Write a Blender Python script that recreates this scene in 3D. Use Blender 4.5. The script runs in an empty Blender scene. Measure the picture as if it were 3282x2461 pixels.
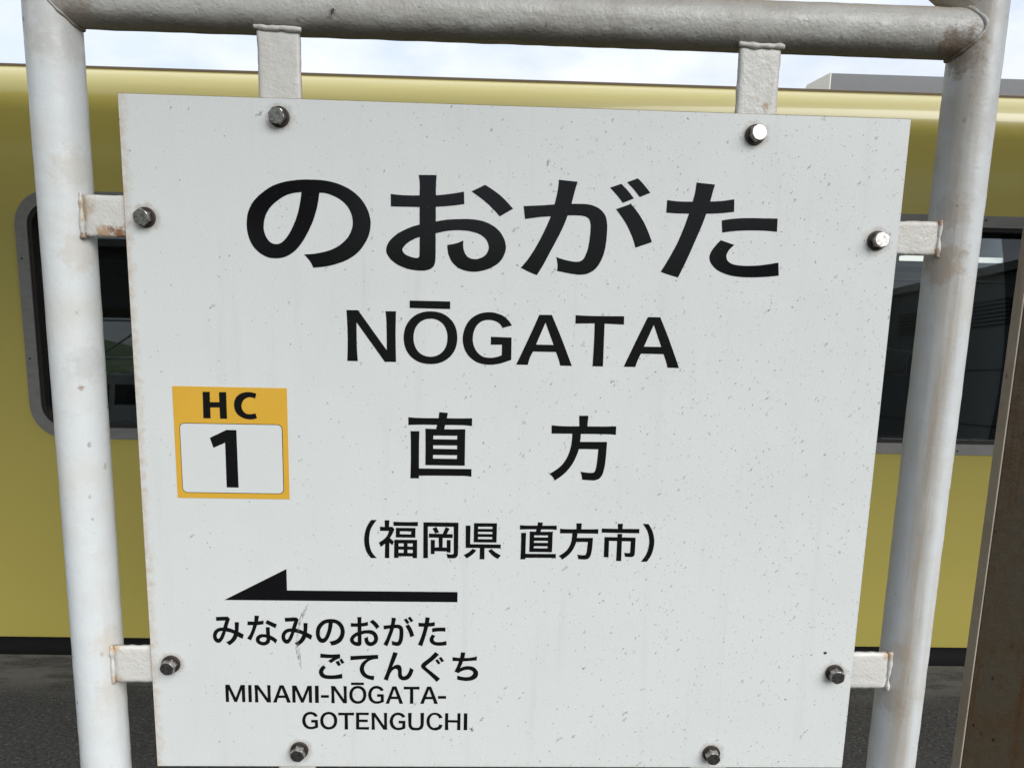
import bpy, bmesh, math, random
from mathutils import Vector, Matrix, noise
random.seed(7)
R = math.radians
scene = bpy.context.scene
COL = scene.collection

# ------------------------------------------------------------------ camera
cam_data = bpy.data.cameras.new('camera')
cam_data.sensor_fit = 'HORIZONTAL'
cam_data.sensor_width = 36.0
cam_data.lens = 36.0 * 2100.0 / 3282.0
cam_data.clip_start = 0.02
cam_data.clip_end = 3000.0
cam = bpy.data.objects.new('camera', cam_data)
COL.objects.link(cam)
cam.matrix_world = (Matrix.Translation((-0.0271, -0.7792, 1.5)) @ Matrix.Rotation(R(-1.7555), 4, 'Z')
                    @ Matrix.Rotation(R(-8.3006), 4, 'X') @ Matrix.Rotation(R(-1.3994), 4, 'Y') @ Matrix.Rotation(R(90), 4, 'X'))
scene.camera = cam

# ------------------------------------------------------------------ sky and sun
SUN_ELEV, SUN_AZ = 38.0, 140.0        # degrees; azimuth clockwise from +y (veiled sun behind the photographer's right shoulder)
SKY_STRENGTH, EXPOSURE = 0.10, 0.95
world = bpy.data.worlds.new('World')
scene.world = world
world.use_nodes = True
wn = world.node_tree
wn.nodes.clear()
def N(nt, kind, **kw):
    n = nt.nodes.new(kind)
    for k, v in kw.items():
        setattr(n, k, v)
    return n
w_out = N(wn, 'ShaderNodeOutputWorld')
w_bg = N(wn, 'ShaderNodeBackground')
w_bg.inputs['Strength'].default_value = SKY_STRENGTH
sky = N(wn, 'ShaderNodeTexSky', sky_type='NISHITA')
sky.sun_disc = False
sky.sun_elevation = R(SUN_ELEV)
sky.sun_rotation = R(SUN_AZ)
tc = N(wn, 'ShaderNodeTexCoord')
mp = N(wn, 'ShaderNodeMapping')
mp.inputs['Scale'].default_value = (1.0, 1.0, 2.2)
nz = N(wn, 'ShaderNodeTexNoise')
nz.inputs['Scale'].default_value = 5.5
nz.inputs['Detail'].default_value = 7.0
nz.inputs['Roughness'].default_value = 0.55
rmp = N(wn, 'ShaderNodeMapRange')
rmp.inputs['From Min'].default_value = 0.35
rmp.inputs['From Max'].default_value = 0.62
rmp.inputs['To Min'].default_value = 0.62
rmp.inputs['To Max'].default_value = 1.0
sep = N(wn, 'ShaderNodeSeparateXYZ')
cl = N(wn, 'ShaderNodeMath', operation='MAXIMUM')
cl.inputs[1].default_value = 0.0
grad = N(wn, 'ShaderNodeMath', operation='MULTIPLY_ADD')      # overcast sky: (1 + 2 sin e) / 3 of the zenith
grad.inputs[1].default_value = 2.0 / 3.0
grad.inputs[2].default_value = 1.0 / 3.0
ccol = N(wn, 'ShaderNodeVectorMath', operation='SCALE')
ccol.inputs[0].default_value = (9.75, 10.15, 10.95)
mix = N(wn, 'ShaderNodeMix', data_type='RGBA')
L = wn.links.new
L(tc.outputs['Generated'], mp.inputs['Vector'])
L(mp.outputs['Vector'], nz.inputs['Vector'])
L(nz.outputs['Fac'], rmp.inputs['Value'])
L(tc.outputs['Generated'], sep.inputs[0])
L(sep.outputs['Z'], cl.inputs[0])
L(cl.outputs[0], grad.inputs[0])
L(grad.outputs[0], ccol.inputs['Scale'])
L(rmp.outputs['Result'], mix.inputs['Factor'])
L(sky.outputs['Color'], mix.inputs['A'])
L(ccol.outputs['Vector'], mix.inputs['B'])
L(mix.outputs['Result'], w_bg.inputs['Color'])
L(w_bg.outputs[0], w_out.inputs['Surface'])

sun_data = bpy.data.lights.new('sun', 'SUN')
sun_data.energy = 2.2
sun_data.angle = R(50)
sun_data.color = (1.0, 0.985, 0.955)
sun = bpy.data.objects.new('sun', sun_data)
COL.objects.link(sun)
se, sa = R(SUN_ELEV), R(SUN_AZ)
to_sun = Vector((math.sin(sa) * math.cos(se), math.cos(sa) * math.cos(se), math.sin(se)))
sun.rotation_euler = to_sun.to_track_quat('Z', 'Y').to_euler()
sun.location = to_sun * 30

scene.view_settings.view_transform = 'Standard'
scene.view_settings.look = 'None'
scene.view_settings.gamma = 1.0
scene.view_settings.exposure = EXPOSURE
scene.view_settings.use_curve_mapping = False

# ------------------------------------------------------------------ helpers
def link(name, me, mat=None, parent=None, loc=None):
    o = bpy.data.objects.new(name, me)
    COL.objects.link(o)
    if mat is not None and me is not None:
        me.materials.append(mat)
    if parent is not None:
        o.parent = parent
    if loc is not None:
        o.location = loc
    return o
def thing(name, label, cat, loc=(0, 0, 0), rotz=0.0, group=None):
    o = bpy.data.objects.new(name, None)
    COL.objects.link(o)
    o.empty_display_size = 0.1
    o.location = loc
    o.rotation_euler = (0, 0, rotz)
    return tag(o, label, cat, group)
def tag(o, label, cat, group=None):
    o['label'] = label
    o['category'] = cat
    if group:
        o['group'] = group
    return o
def struct(o):
    o['kind'] = 'structure'
    return o
def to_mesh(bm, name, smooth=False):
    me = bpy.data.meshes.new(name)
    bmesh.ops.recalc_face_normals(bm, faces=bm.faces)
    bm.to_mesh(me)
    bm.free()
    if smooth:
        for p in me.polygons:
            p.use_smooth = True
    return me
def add_box(bm, x0, x1, y0, y1, z0, z1, bevel=0.0, seg=1):
    m = Matrix.Translation(((x0 + x1) / 2, (y0 + y1) / 2, (z0 + z1) / 2)) @ Matrix.Diagonal((x1 - x0, y1 - y0, z1 - z0, 1))
    r = bmesh.ops.create_cube(bm, size=1.0, matrix=m)
    if bevel > 0:
        es = set()
        for v in r['verts']:
            es.update(v.link_edges)
        bmesh.ops.bevel(bm, geom=list(es), offset=bevel, segments=seg, affect='EDGES', profile=0.5)
def box(name, x0, x1, y0, y1, z0, z1, mat, parent=None, bevel=0.0, seg=1):
    bm = bmesh.new()
    add_box(bm, x0, x1, y0, y1, z0, z1, bevel, seg)
    return link(name, to_mesh(bm, name), mat, parent)
def add_tube(bm, pts, rad, n=16, cap=True, rough=0.0, fr=30.0, seed=0.0, closed=False):
    """sweep of a circle along points; rad may be a list; rough pushes the surface in and out"""
    pts = [Vector(p) for p in pts]
    k = len(pts)
    rings = []
    ref = None
    for i, p in enumerate(pts):
        if closed:
            t = (pts[(i + 1) % k] - pts[i - 1]).normalized()
        else:
            t = (pts[min(i + 1, k - 1)] - pts[max(i - 1, 0)]).normalized()
        if ref is None:
            ref = Vector((0, 0, 1)) if abs(t.z) < 0.9 else Vector((1, 0, 0))
        u = (ref - t * ref.dot(t)).normalized()
        ref = u
        w = t.cross(u)
        r = rad[i] if isinstance(rad, (list, tuple)) else rad
        ring = []
        for j in range(n):
            a = 2 * math.pi * j / n
            d = u * math.cos(a) + w * math.sin(a)
            rr = r
            if rough:
                q = p + d * r
                rr += rough * noise.noise(q * fr + Vector((seed, 0, 0)))
            ring.append(bm.verts.new(p + d * rr))
        rings.append(ring)
    for i in range(k if closed else k - 1):
        a, b = rings[i], rings[(i + 1) % k]
        for j in range(n):
            bm.faces.new((a[j], a[(j + 1) % n], b[(j + 1) % n], b[j]))
    if cap and not closed:
        bm.faces.new(list(reversed(rings[0])))
        bm.faces.new(rings[-1])
def line(a, b, n):
    a, b = Vector(a), Vector(b)
    return [a + (b - a) * (i / n) for i in range(n + 1)]
def tube(name, pts, rad, mat, parent=None, n=16, **kw):
    bm = bmesh.new()
    add_tube(bm, pts, rad, n, **kw)
    return link(name, to_mesh(bm, name, True), mat, parent)
def fill(contours, thick, name):
    """closed 2-D outlines (holes by nesting), given as (x, z); a slab facing -y, centred on y = 0"""
    cu = bpy.data.curves.new(name, 'CURVE')
    cu.dimensions = '2D'
    cu.fill_mode = 'BOTH'
    cu.extrude = thick / 2
    for c in contours:
        sp = cu.splines.new('POLY')
        sp.points.add(len(c) - 1)
        for p, (x, z) in zip(sp.points, c):
            p.co = (x, z, 0, 1)
        sp.use_cyclic_u = True
    ob = bpy.data.objects.new(name, cu)
    COL.objects.link(ob)
    dg = bpy.context.evaluated_depsgraph_get()
    me = bpy.data.meshes.new_from_object(ob.evaluated_get(dg))
    bpy.data.objects.remove(ob)
    bpy.data.curves.remove(cu)
    me.name = name
    me.transform(Matrix.Rotation(R(90), 4, 'X'))
    me.materials.clear()
    return me
def rrect(x0, x1, z0, z1, r, n=8):
    out = []
    for cx, cz, a0 in ((x1 - r, z1 - r, 0), (x0 + r, z1 - r, 90), (x0 + r, z0 + r, 180), (x1 - r, z0 + r, 270)):
        for i in range(n + 1):
            a = R(a0 + 90 * i / n)
            out.append((cx + r * math.cos(a), cz + r * math.sin(a)))
    return out
def clone(o, parent=None, loc=None, rot=None):
    c = o.copy()
    COL.objects.link(c)
    c.parent = parent
    if loc is not None:
        c.location = loc
    if rot is not None:
        c.rotation_euler = rot
    return c

# ------------------------------------------------------------------ materials
class Mat:
    """small builder for node materials"""
    def __init__(self, name, color=(0.5, 0.5, 0.5), rough=0.5, metal=0.0, spec=0.5, coat=0.0):
        self.m = bpy.data.materials.new(name)
        self.m.use_nodes = True
        self.t = self.m.node_tree
        self.b = self.t.nodes['Principled BSDF']
        self.b.inputs['Base Color'].default_value = (*color, 1)
        self.b.inputs['Roughness'].default_value = rough
        self.b.inputs['Metallic'].default_value = metal
        self.b.inputs['Specular IOR Level'].default_value = spec
        self.b.inputs['Coat Weight'].default_value = coat
        self.co = N(self.t, 'ShaderNodeTexCoord').outputs['Object']
        self.last = None
    def lk(self, a, b):
        self.t.links.new(a, b)
    def map(self, scale=(1, 1, 1), rot=(0, 0, 0), loc=(0, 0, 0), src=None):
        n = N(self.t, 'ShaderNodeMapping')
        n.inputs['Scale'].default_value = scale
        n.inputs['Rotation'].default_value = rot
        n.inputs['Location'].default_value = loc
        self.lk(src or self.co, n.inputs['Vector'])
        return n.outputs['Vector']
    def noise(self, scale, detail=4, rough=0.55, vec=None, dist=0.0):
        n = N(self.t, 'ShaderNodeTexNoise')
        n.inputs['Scale'].default_value = scale
        n.inputs['Detail'].default_value = detail
        n.inputs['Roughness'].default_value = rough
        n.inputs['Distortion'].default_value = dist
        self.lk(vec or self.co, n.inputs['Vector'])
        return n.outputs['Fac']
    def vor(self, scale, vec=None, rnd=1.0):
        n = N(self.t, 'ShaderNodeTexVoronoi')
        n.inputs['Scale'].default_value = scale
        n.inputs['Randomness'].default_value = rnd
        self.lk(vec or self.co, n.inputs['Vector'])
        return n.outputs['Distance'], n.outputs['Color']
    def rng(self, v, a, b, c=0.0, d=1.0, smooth=True):
        n = N(self.t, 'ShaderNodeMapRange')
        n.interpolation_type = 'SMOOTHSTEP' if smooth else 'LINEAR'
        for k, x in zip(('From Min', 'From Max', 'To Min', 'To Max'), (a, b, c, d)):
            n.inputs[k].default_value = x
        self.lk(v, n.inputs['Value'])
        return n.outputs['Result']
    def math(self, op, a, b=None):
        n = N(self.t, 'ShaderNodeMath', operation=op)
        for i, x in enumerate((a, b)):
            if x is None:
                continue
            if isinstance(x, (int, float)):
                n.inputs[i].default_value = x
            else:
                self.lk(x, n.inputs[i])
        return n.outputs[0]
    def xyz(self, v=None):
        n = N(self.t, 'ShaderNodeSeparateXYZ')
        self.lk(v or self.co, n.inputs[0])
        return n.outputs
    def tint(self, fac, color, base=None):
        """mix the running base colour towards color by fac"""
        n = N(self.t, 'ShaderNodeMix', data_type='RGBA')
        if isinstance(fac, (int, float)):
            n.inputs['Factor'].default_value = fac
        else:
            self.lk(fac, n.inputs['Factor'])
        if self.last is None:
            n.inputs['A'].default_value = self.b.inputs['Base Color'].default_value
        else:
            self.lk(self.last, n.inputs['A'])
        n.inputs['B'].default_value = (*color, 1)
        self.last = n.outputs['Result']
        self.lk(self.last, self.b.inputs['Base Color'])
        return self
    def bump(self, h, strength=0.3, dist=0.001):
        n = N(self.t, 'ShaderNodeBump')
        n.inputs['Strength'].default_value = strength
        n.inputs['Distance'].default_value = dist
        self.lk(h, n.inputs['Height'])
        prev = self.b.inputs['Normal']
        if prev.is_linked:
            self.lk(prev.links[0].from_socket, n.inputs['Normal'])
        self.lk(n.outputs[0], self.b.inputs['Normal'])
        return self
    def spot(self, p, r, color, amt=0.8, nz=None, wob=2.4):
        """an irregular stain of radius r round the point p"""
        n = N(self.t, 'ShaderNodeVectorMath', operation='DISTANCE')
        self.lk(self.co, n.inputs[0])
        n.inputs[1].default_value = p
        nz = nz or self.noise(2.6 / r, 7, 0.72)
        d = self.math('ADD', n.outputs['Value'], self.math('MULTIPLY', self.math('SUBTRACT', nz, 0.5), r * wob))
        return self.tint(self.rng(d, r * 0.35, r, amt, 0.0), color)
    def roughness(self, v):
        self.lk(v, self.b.inputs['Roughness'])
        return self

# ------------------------------------------------------------------ material library
def mat_panel():
    k = Mat('sign_enamel', (0.575, 0.592, 0.575), 0.33, spec=0.45)
    x, y, z = k.xyz()
    # faint clouding
    k.tint(k.rng(k.noise(7, 5), 0.4, 0.7, 0, 0.22), (0.50, 0.52, 0.51))
    k.tint(k.rng(k.noise(650, 3, 0.7), 0.42, 0.66, 0, 0.42), (0.43, 0.45, 0.445))
    k.tint(k.rng(k.noise(3.2, 7, 0.6, k.map((15, 1, 0.9))), 0.52, 0.75, 0, 0.16), (0.40, 0.40, 0.36))
    dens = k.rng(x, -0.45, 0.36, 0.16, 0.95)
    warp = N(k.t, 'ShaderNodeTexNoise')
    warp.inputs['Scale'].default_value = 230
    warp.inputs['Detail'].default_value = 3
    k.lk(k.co, warp.inputs['Vector'])
    wv = N(k.t, 'ShaderNodeVectorMath', operation='MULTIPLY_ADD')
    k.lk(warp.outputs['Color'], wv.inputs[0])
    wv.inputs[1].default_value = (0.0056, 0.0056, 0.0056)
    k.lk(k.co, wv.inputs[2])
    for sc, rot, lo, col, st, cut, thin in ((70, -0.75, 0.0, (0.13, 0.135, 0.135), 0.80, 0.125, 0.42), (120, -0.55, 3.0, (0.17, 0.18, 0.18), 0.80, 0.17, 0.50), (42, -0.95, 7.0, (0.15, 0.15, 0.15), 0.80, 0.08, 0.30), (200, -0.3, 5.0, (0.16, 0.17, 0.17), 0.95, 0.21, 0.75), (330, 0.4, 9.0, (0.19, 0.20, 0.20), 0.9, 0.23, 0.9)):
        v = k.map((1.0, 1.0, 1.0), (0, rot, 0), (lo, 0, lo), src=wv.outputs['Vector'])
        v = k.map((1.0, 0.0, thin), src=v)
        d, c = k.vor(sc, v)
        cs = k.xyz(c)
        size = k.math('MULTIPLY', k.math('POWER', cs[1], 2.2), cut)
        near = k.rng(k.math('DIVIDE', d, k.math('ADD', size, 0.001)), 0.55, 1.05, 1.0, 0.0)
        pick = k.math('LESS_THAN', cs[0], dens)
        m = k.math('MULTIPLY', k.math('MULTIPLY', near, pick), k.rng(k.noise(520, 3, 0.6), 0.40, 0.58, 0.0, st))
        k.tint(m, col)
    # rust creeping in from the cut edges, strongest on the left
    nz_ = k.noise(110, 6, 0.65)
    e1 = k.math('ADD', k.rng(x, -0.4505, -0.425, 0.75, 0.0), k.math('MULTIPLY', k.math('SUBTRACT', nz_, 0.5), 1.3))
    k.tint(k.rng(e1, 0.42, 1.05, 0, 0.62), (0.40, 0.27, 0.15))
    e2 = k.math('ADD', k.rng(z, -0.001, 0.017, 0.6, 0.0), k.math('MULTIPLY', k.math('SUBTRACT', nz_, 0.5), 1.1))
    k.tint(k.rng(e2, 0.40, 0.95, 0, 0.42), (0.44, 0.37, 0.25))
    e3 = k.math('ADD', k.rng(x, 0.4505, 0.438, 0.55, 0.0), k.math('MULTIPLY', k.math('SUBTRACT', nz_, 0.5), 1.0))
    k.tint(k.rng(e3, 0.42, 0.95, 0, 0.35), (0.40, 0.34, 0.25))
    for bx, bz in BOLTS:
        n = N(k.t, 'ShaderNodeVectorMath', operation='DISTANCE')
        k.lk(k.co, n.inputs[0])
        n.inputs[1].default_value = (bx, 0, bz)
        r_ = k.math('ADD', n.outputs['Value'], k.math('MULTIPLY', k.math('SUBTRACT', nz_, 0.5), 0.02))
        k.tint(k.rng(r_, 0.010, 0.019, 0.55, 0.0), (0.28, 0.235, 0.19))
    k.bump(k.noise(1500, 2), 0.12, 0.0004)
    k.roughness(k.rng(k.noise(30, 4), 0.3, 0.7, 0.28, 0.42))
    return k.m
def mat_paint(name, base, dirty, rust, streak=0.5, spots=0.4, seed=0.0, bumpy=0.19, chip=(0.17, 0.135, 0.10)):
    """thick brush-painted steel with runs, grime and rust blooms"""
    k = Mat(name, base, 0.38, spec=0.5)
    v = k.map(loc=(seed, seed * 2, 0))
    k.tint(k.rng(k.noise(14, 6, 0.6, v), 0.42, 0.75, 0, 0.5), dirty)
    k.tint(k.rng(k.noise(2.2, 8, 0.6, k.map((26, 26, 1.0), loc=(seed, 0, 0))), 0.52, 0.72, 0, streak), dirty)
    k.tint(k.rng(k.noise(46, 7, 0.7, v), 0.60, 0.74, 0, spots), rust)
    d_, c_ = k.vor(70, k.map((1, 1, 0.6), loc=(seed, seed, seed)))
    cc = k.xyz(c_)
    rr = k.math('MULTIPLY', k.math('POWER', cc[1], 4.0), 0.20)
    dd = k.math('ADD', d_, k.math('MULTIPLY', k.math('SUBTRACT', k.noise(330, 4, 0.7), 0.5), 0.42))
    k.tint(k.math('MULTIPLY', k.math('LESS_THAN', dd, rr), k.rng(cc[0], 0.3, 0.9, 0.35, 0.9)), chip)
    k.tint(k.rng(k.noise(420, 4, 0.7, v), 0.60, 0.72, 0, 0.35), (0.22, 0.20, 0.17))
    h = k.math('ADD', k.noise(55, 5, 0.6, v), k.math('MULTIPLY', k.noise(260, 3, 0.5, v), 0.35))
    k.bump(h, bumpy, 0.0035)
    k.bump(k.noise(1300, 2), 0.15, 0.0005)
    k.roughness(k.rng(k.noise(60, 4), 0.3, 0.7, 0.30, 0.55))
    return k
BOLTS = [(-0.272, 0.806), (-0.426, 0.692), (0.269, 0.803), (0.424, 0.688), (-0.425, 0.143), (-0.267, 0.024), (0.426, 0.137), (0.272, 0.021)]
M_PANEL = mat_panel()
RUST, UMBER = (0.20, 0.085, 0.03), (0.27, 0.20, 0.13)
k = mat_paint('post_paint', (0.545, 0.57, 0.575), (0.48, 0.46, 0.41), (0.36, 0.27, 0.18), 0.40, 0.10)
k.spot((-0.5085, -0.006, 1.372), 0.006, RUST, 0.9)
k.spot((-0.502, 0.002, 1.40), 0.03, (0.30, 0.28, 0.25), 0.25)
k.spot((-0.500, 0.002, 1.62), 0.030, (0.40, 0.33, 0.24), 0.30)
k.spot((-0.500, 0.002, 1.53), 0.032, (0.40, 0.32, 0.22), 0.33)
k.spot((-0.499, 0.002, 1.048), 0.026, (0.45, 0.36, 0.26), 0.30)
k.spot((-0.500, 0.002, 0.985), 0.030, (0.42, 0.34, 0.26), 0.28)
k.spot((-0.505, 0.000, 1.775), 0.05, (0.30, 0.27, 0.22), 0.33)
M_POST = k.m
k = mat_paint('post_paint_stained', (0.50, 0.52, 0.525), (0.42, 0.38, 0.32), (0.34, 0.25, 0.16), 0.55, 0.12, 3.7)
xs = k.math('ABSOLUTE', k.math('ADD', k.math('SUBTRACT', k.xyz()[0], 0.519), k.math('MULTIPLY', k.math('SUBTRACT', k.noise(4, 5, 0.6, k.map((1, 1, 1.0))), 0.5), 0.03)))
k.tint(k.math('MULTIPLY', k.rng(xs, 0.0, 0.019, 1.0, 0.0), k.rng(k.noise(3.0, 7, 0.62, k.map((22, 22, 1.0))), 0.30, 0.62, 0.25, 0.85)), (0.30, 0.255, 0.20))
k.spot((0.503, -0.002, 1.54), 0.034, UMBER, 0.6)
k.spot((0.505, -0.002, 1.602), 0.030, UMBER, 0.36)
k.spot((0.504, -0.002, 0.975), 0.034, UMBER, 0.39)
k.spot((0.507, -0.004, 1.042), 0.020, (0.34, 0.24, 0.15), 0.33)
k.spot((0.500, 0.0, 1.778), 0.030, (0.20, 0.14, 0.09), 0.8)
k.spot((0.515, 0.0, 1.72), 0.05, (0.33, 0.29, 0.24), 0.33)
M_POST_R = k.m
k = mat_paint('rail_paint', (0.47, 0.463, 0.438), (0.30, 0.275, 0.23), (0.22, 0.17, 0.11), 0.2, 0.38, 8.1, 0.6)
k.tint(k.rng(k.noise(3.0, 8, 0.65, k.map((2.0, 22, 22))), 0.46, 0.70, 0, 0.55), (0.30, 0.28, 0.24))
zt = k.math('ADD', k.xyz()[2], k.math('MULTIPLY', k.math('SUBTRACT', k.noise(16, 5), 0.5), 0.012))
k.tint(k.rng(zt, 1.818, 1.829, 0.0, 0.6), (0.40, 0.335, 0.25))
k.tint(k.rng(zt, 1.793, 1.780, 0.0, 0.75), (0.155, 0.135, 0.10))  # shade on the underside painted into the rail colour
k.spot((0.492, 0.0, 1.785), 0.030, (0.16, 0.11, 0.07), 0.8)
k.spot((-0.490, 0.0, 1.785), 0.030, (0.24, 0.20, 0.15), 0.6)
M_RAIL = k.m
k = mat_paint('bracket_paint', (0.52, 0.51, 0.48), (0.42, 0.38, 0.31), (0.30, 0.19, 0.10), 0.2, 0.5, 5.2, 0.5)
k.spot((-0.459, 0.004, 1.5515), 0.010, RUST, 0.95)
k.spot((-0.468, 0.004, 1.556), 0.006, (0.13, 0.06, 0.03), 0.85)
k.spot((-0.476, 0.004, 1.551), 0.012, (0.33, 0.20, 0.10), 0.8)
k.spot((-0.499, 0.002, 1.547), 0.007, (0.16, 0.09, 0.05), 0.85)
k.spot((-0.497, 0.004, 1.58), 0.016, (0.38, 0.29, 0.18), 0.65)
k.spot((0.281, 0.004, 1.714), 0.006, (0.32, 0.22, 0.12), 0.8)
k.spot((0.500, 0.002, 1.592), 0.008, (0.33, 0.20, 0.11), 0.8)
k.spot((0.500, 0.002, 1.552), 0.010, (0.28, 0.20, 0.13), 0.75)
k.spot((-0.497, 0.003, 1.040), 0.010, (0.45, 0.30, 0.16), 0.75)
k.spot((-0.497, 0.003, 0.995), 0.010, (0.45, 0.32, 0.20), 0.7)
k.spot((0.497, 0.003, 1.039), 0.010, (0.40, 0.26, 0.15), 0.75)
M_TAB = k.m
k = Mat('vinyl_black', (0.005, 0.005, 0.006), 0.13, spec=0.19)
k.tint(k.rng(k.noise(420, 3), 0.66, 0.76, 0, 0.30), (0.14, 0.14, 0.14))
M_INK = k.m
k = Mat('vinyl_amber', (0.56, 0.32, 0.032), 0.36)
k.tint(k.rng(k.noise(300, 3), 0.62, 0.76, 0, 0.35), (0.45, 0.25, 0.04))
k.tint(k.rng(k.noise(20, 4), 0.4, 0.7, 0, 0.25), (0.62, 0.36, 0.05))
M_AMBER = k.m
k = Mat('vinyl_white', (0.56, 0.58, 0.57), 0.34)
k.tint(k.rng(k.noise(800, 2), 0.42, 0.62, 0, 0.2), (0.39, 0.42, 0.42))
M_WHITE = k.m
k = Mat('bolt_steel', (0.40, 0.39, 0.375), 0.30, metal=1.0)
k.tint(k.rng(k.noise(260, 4), 0.42, 0.62, 0, 0.7), (0.17, 0.15, 0.13))
k.bump(k.noise(900, 3), 0.2, 0.0004)
M_BOLT = k.m
k = Mat('bolt_crevice', (0.05, 0.04, 0.035), 0.6, metal=0.6)
M_WASHER = k.m
k = Mat('scuff_grey', (0.20, 0.19, 0.20), 0.6)
a_ = k.math('MULTIPLY', k.rng(k.noise(500, 3, 0.6, k.map((3, 1, 0.35), (0, 0.25, 0))), 0.48, 0.66, 0.0, 0.75), 1.0)
k.lk(a_, k.b.inputs['Alpha'])
M_SCUFF = k.m
k = Mat('insect_shell', (0.012, 0.009, 0.008), 0.35)
M_INSECT = k.m

# railcar
k = Mat('railcar_yellow', (0.485, 0.41, 0.10), 0.30, spec=0.4, coat=0.38)
k.b.inputs['Coat Roughness'].default_value = 0.09
k.tint(k.rng(k.noise(2.0, 5), 0.35, 0.7, 0, 0.18), (0.42, 0.35, 0.08))
k.tint(k.rng(k.noise(500, 2), 0.4, 0.65, 0, 0.16), (0.36, 0.30, 0.075))
k.bump(k.noise(5, 3, 0.5, k.map((0.22, 1, 1))), 0.16, 0.010)
k.bump(k.noise(700, 2), 0.06, 0.0005)
M_YELLOW = k.m
k = Mat('aluminium_trim', (0.27, 0.263, 0.252), 0.50, metal=0.55)
k.tint(k.rng(k.noise(14, 5, 0.6, k.map((1, 1, 3))), 0.4, 0.7, 0, 0.45), (0.19, 0.183, 0.175))
k.bump(k.noise(300, 3), 0.12, 0.0006)
M_TRIM = k.m
M_SEAL = Mat('rubber_seal', (0.012, 0.008, 0.007), 0.5).m
M_GUTTER = Mat('gutter_brown', (0.17, 0.13, 0.085), 0.5).m
M_UNDER = Mat('underframe_black', (0.008, 0.008, 0.008), 0.8).m
k = Mat('roof_grey', (0.115, 0.124, 0.145), 0.6)
k.tint(k.rng(k.noise(20, 4), 0.4, 0.7, 0, 0.3), (0.105, 0.11, 0.13))
M_ROOFUNIT = k.m
k = Mat('roof_unit_end_lit', (0.52, 0.53, 0.57), 0.5)  # paler than the front to stand for light on the end
k.tint(k.rng(k.noise(40, 4), 0.5, 0.7, 0, 0.4), (0.44, 0.45, 0.49))
M_ROOFEND_LIT = k.m
M_INNER = Mat('interior_lining', (0.11, 0.108, 0.10), 0.6).m
M_CEIL = Mat('interior_ceiling', (0.2, 0.2, 0.2), 0.6).m
M_SEAT = Mat('seat_moquette', (0.05, 0.055, 0.05), 0.9).m
M_HEADCLOTH = Mat('headrest_cloth', (0.34, 0.33, 0.29), 0.9).m
M_DARK_BAND = Mat('dark_band_black', (0.006, 0.006, 0.006), 0.7).m
k = Mat('window_glass', (0.55, 0.58, 0.57), 0.0)
k.b.inputs['Transmission Weight'].default_value = 0.0
nt_ = k.t
g1 = N(nt_, 'ShaderNodeBsdfTransparent')
g1.inputs[0].default_value = (0.60, 0.63, 0.62, 1)
g2 = N(nt_, 'ShaderNodeBsdfGlossy')
g2.inputs['Roughness'].default_value = 0.004
g2.inputs['Color'].default_value = (0.85, 0.9, 0.95, 1)
fr = N(nt_, 'ShaderNodeFresnel')
fr.inputs['IOR'].default_value = 1.62
gm = N(nt_, 'ShaderNodeMixShader')
k.lk(fr.outputs[0], gm.inputs[0])
k.lk(g1.outputs[0], gm.inputs[1])
k.lk(g2.outputs[0], gm.inputs[2])
k.lk(gm.outputs[0], nt_.nodes['Material Output'].inputs['Surface'])
M_GLASS = k.m
def lamp_mat(name, col, s):
    k = Mat(name, (0.8, 0.8, 0.8), 0.5)
    k.b.inputs['Emission Color'].default_value = (*col, 1)
    k.b.inputs['Emission Strength'].default_value = s
    return k.m
M_LAMP = lamp_mat('lamp_tube', (1.0, 0.98, 0.93), 1.3)

# place
k = Mat('asphalt', (0.040, 0.039, 0.037), 0.92)
sv = k.map((1.0, 1.6, 1.0), (0, 0, 0.35))
k.tint(k.rng(k.noise(5, 7, 0.7), 0.4, 0.68, 0, 0.7), (0.022, 0.0215, 0.021))
k.tint(k.rng(k.noise(75, 5, 0.75, sv), 0.50, 0.66, 0, 0.95), (0.105, 0.102, 0.097))
k.tint(k.rng(k.noise(70, 4, 0.7, k.map((1, 1.6, 1), (0, 0, 0.35), (4, 4, 0))), 0.50, 0.64, 0, 0.9), (0.009, 0.009, 0.009))
k.tint(k.math('MULTIPLY', k.rng(k.xyz()[1], 1.40, 1.58, 0.0, 1.0), k.rng(k.noise(7, 6, 0.65, k.map((0.6, 2.5, 1))), 0.40, 0.60, 0.1, 0.8)), (0.125, 0.12, 0.105))
d_, c_ = k.vor(60)
k.tint(k.math('MULTIPLY', k.math('LESS_THAN', d_, 0.12), k.math('GREATER_THAN', k.xyz(c_)[0], 0.86)), (0.22, 0.21, 0.19))
k.bump(k.math('ADD', k.noise(110, 5, 0.7, sv), k.noise(24, 4)), 0.8, 0.010)
M_ASPHALT = k.m
k = Mat('ballast', (0.12, 0.105, 0.09), 0.95)
k.tint(k.rng(k.noise(6, 6), 0.4, 0.7, 0, 0.6), (0.07, 0.062, 0.055))
k.bump(k.vor(18)[0], 0.8, 0.04)
M_BALLAST = k.m
k = Mat('concrete', (0.30, 0.29, 0.27), 0.9)
k.tint(k.rng(k.noise(5, 6), 0.4, 0.7, 0, 0.5), (0.2, 0.19, 0.18))
M_CONCRETE = k.m
k = Mat('grass_field', (0.07, 0.09, 0.035), 0.95)
k.tint(k.rng(k.noise(0.2, 6), 0.4, 0.6, 0, 0.8), (0.12, 0.11, 0.07))
M_FIELD = k.m
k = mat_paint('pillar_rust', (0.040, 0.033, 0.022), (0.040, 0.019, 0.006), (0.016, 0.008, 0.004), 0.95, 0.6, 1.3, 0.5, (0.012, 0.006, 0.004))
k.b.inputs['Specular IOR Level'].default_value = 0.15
M_PILLAR = k.m
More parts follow.
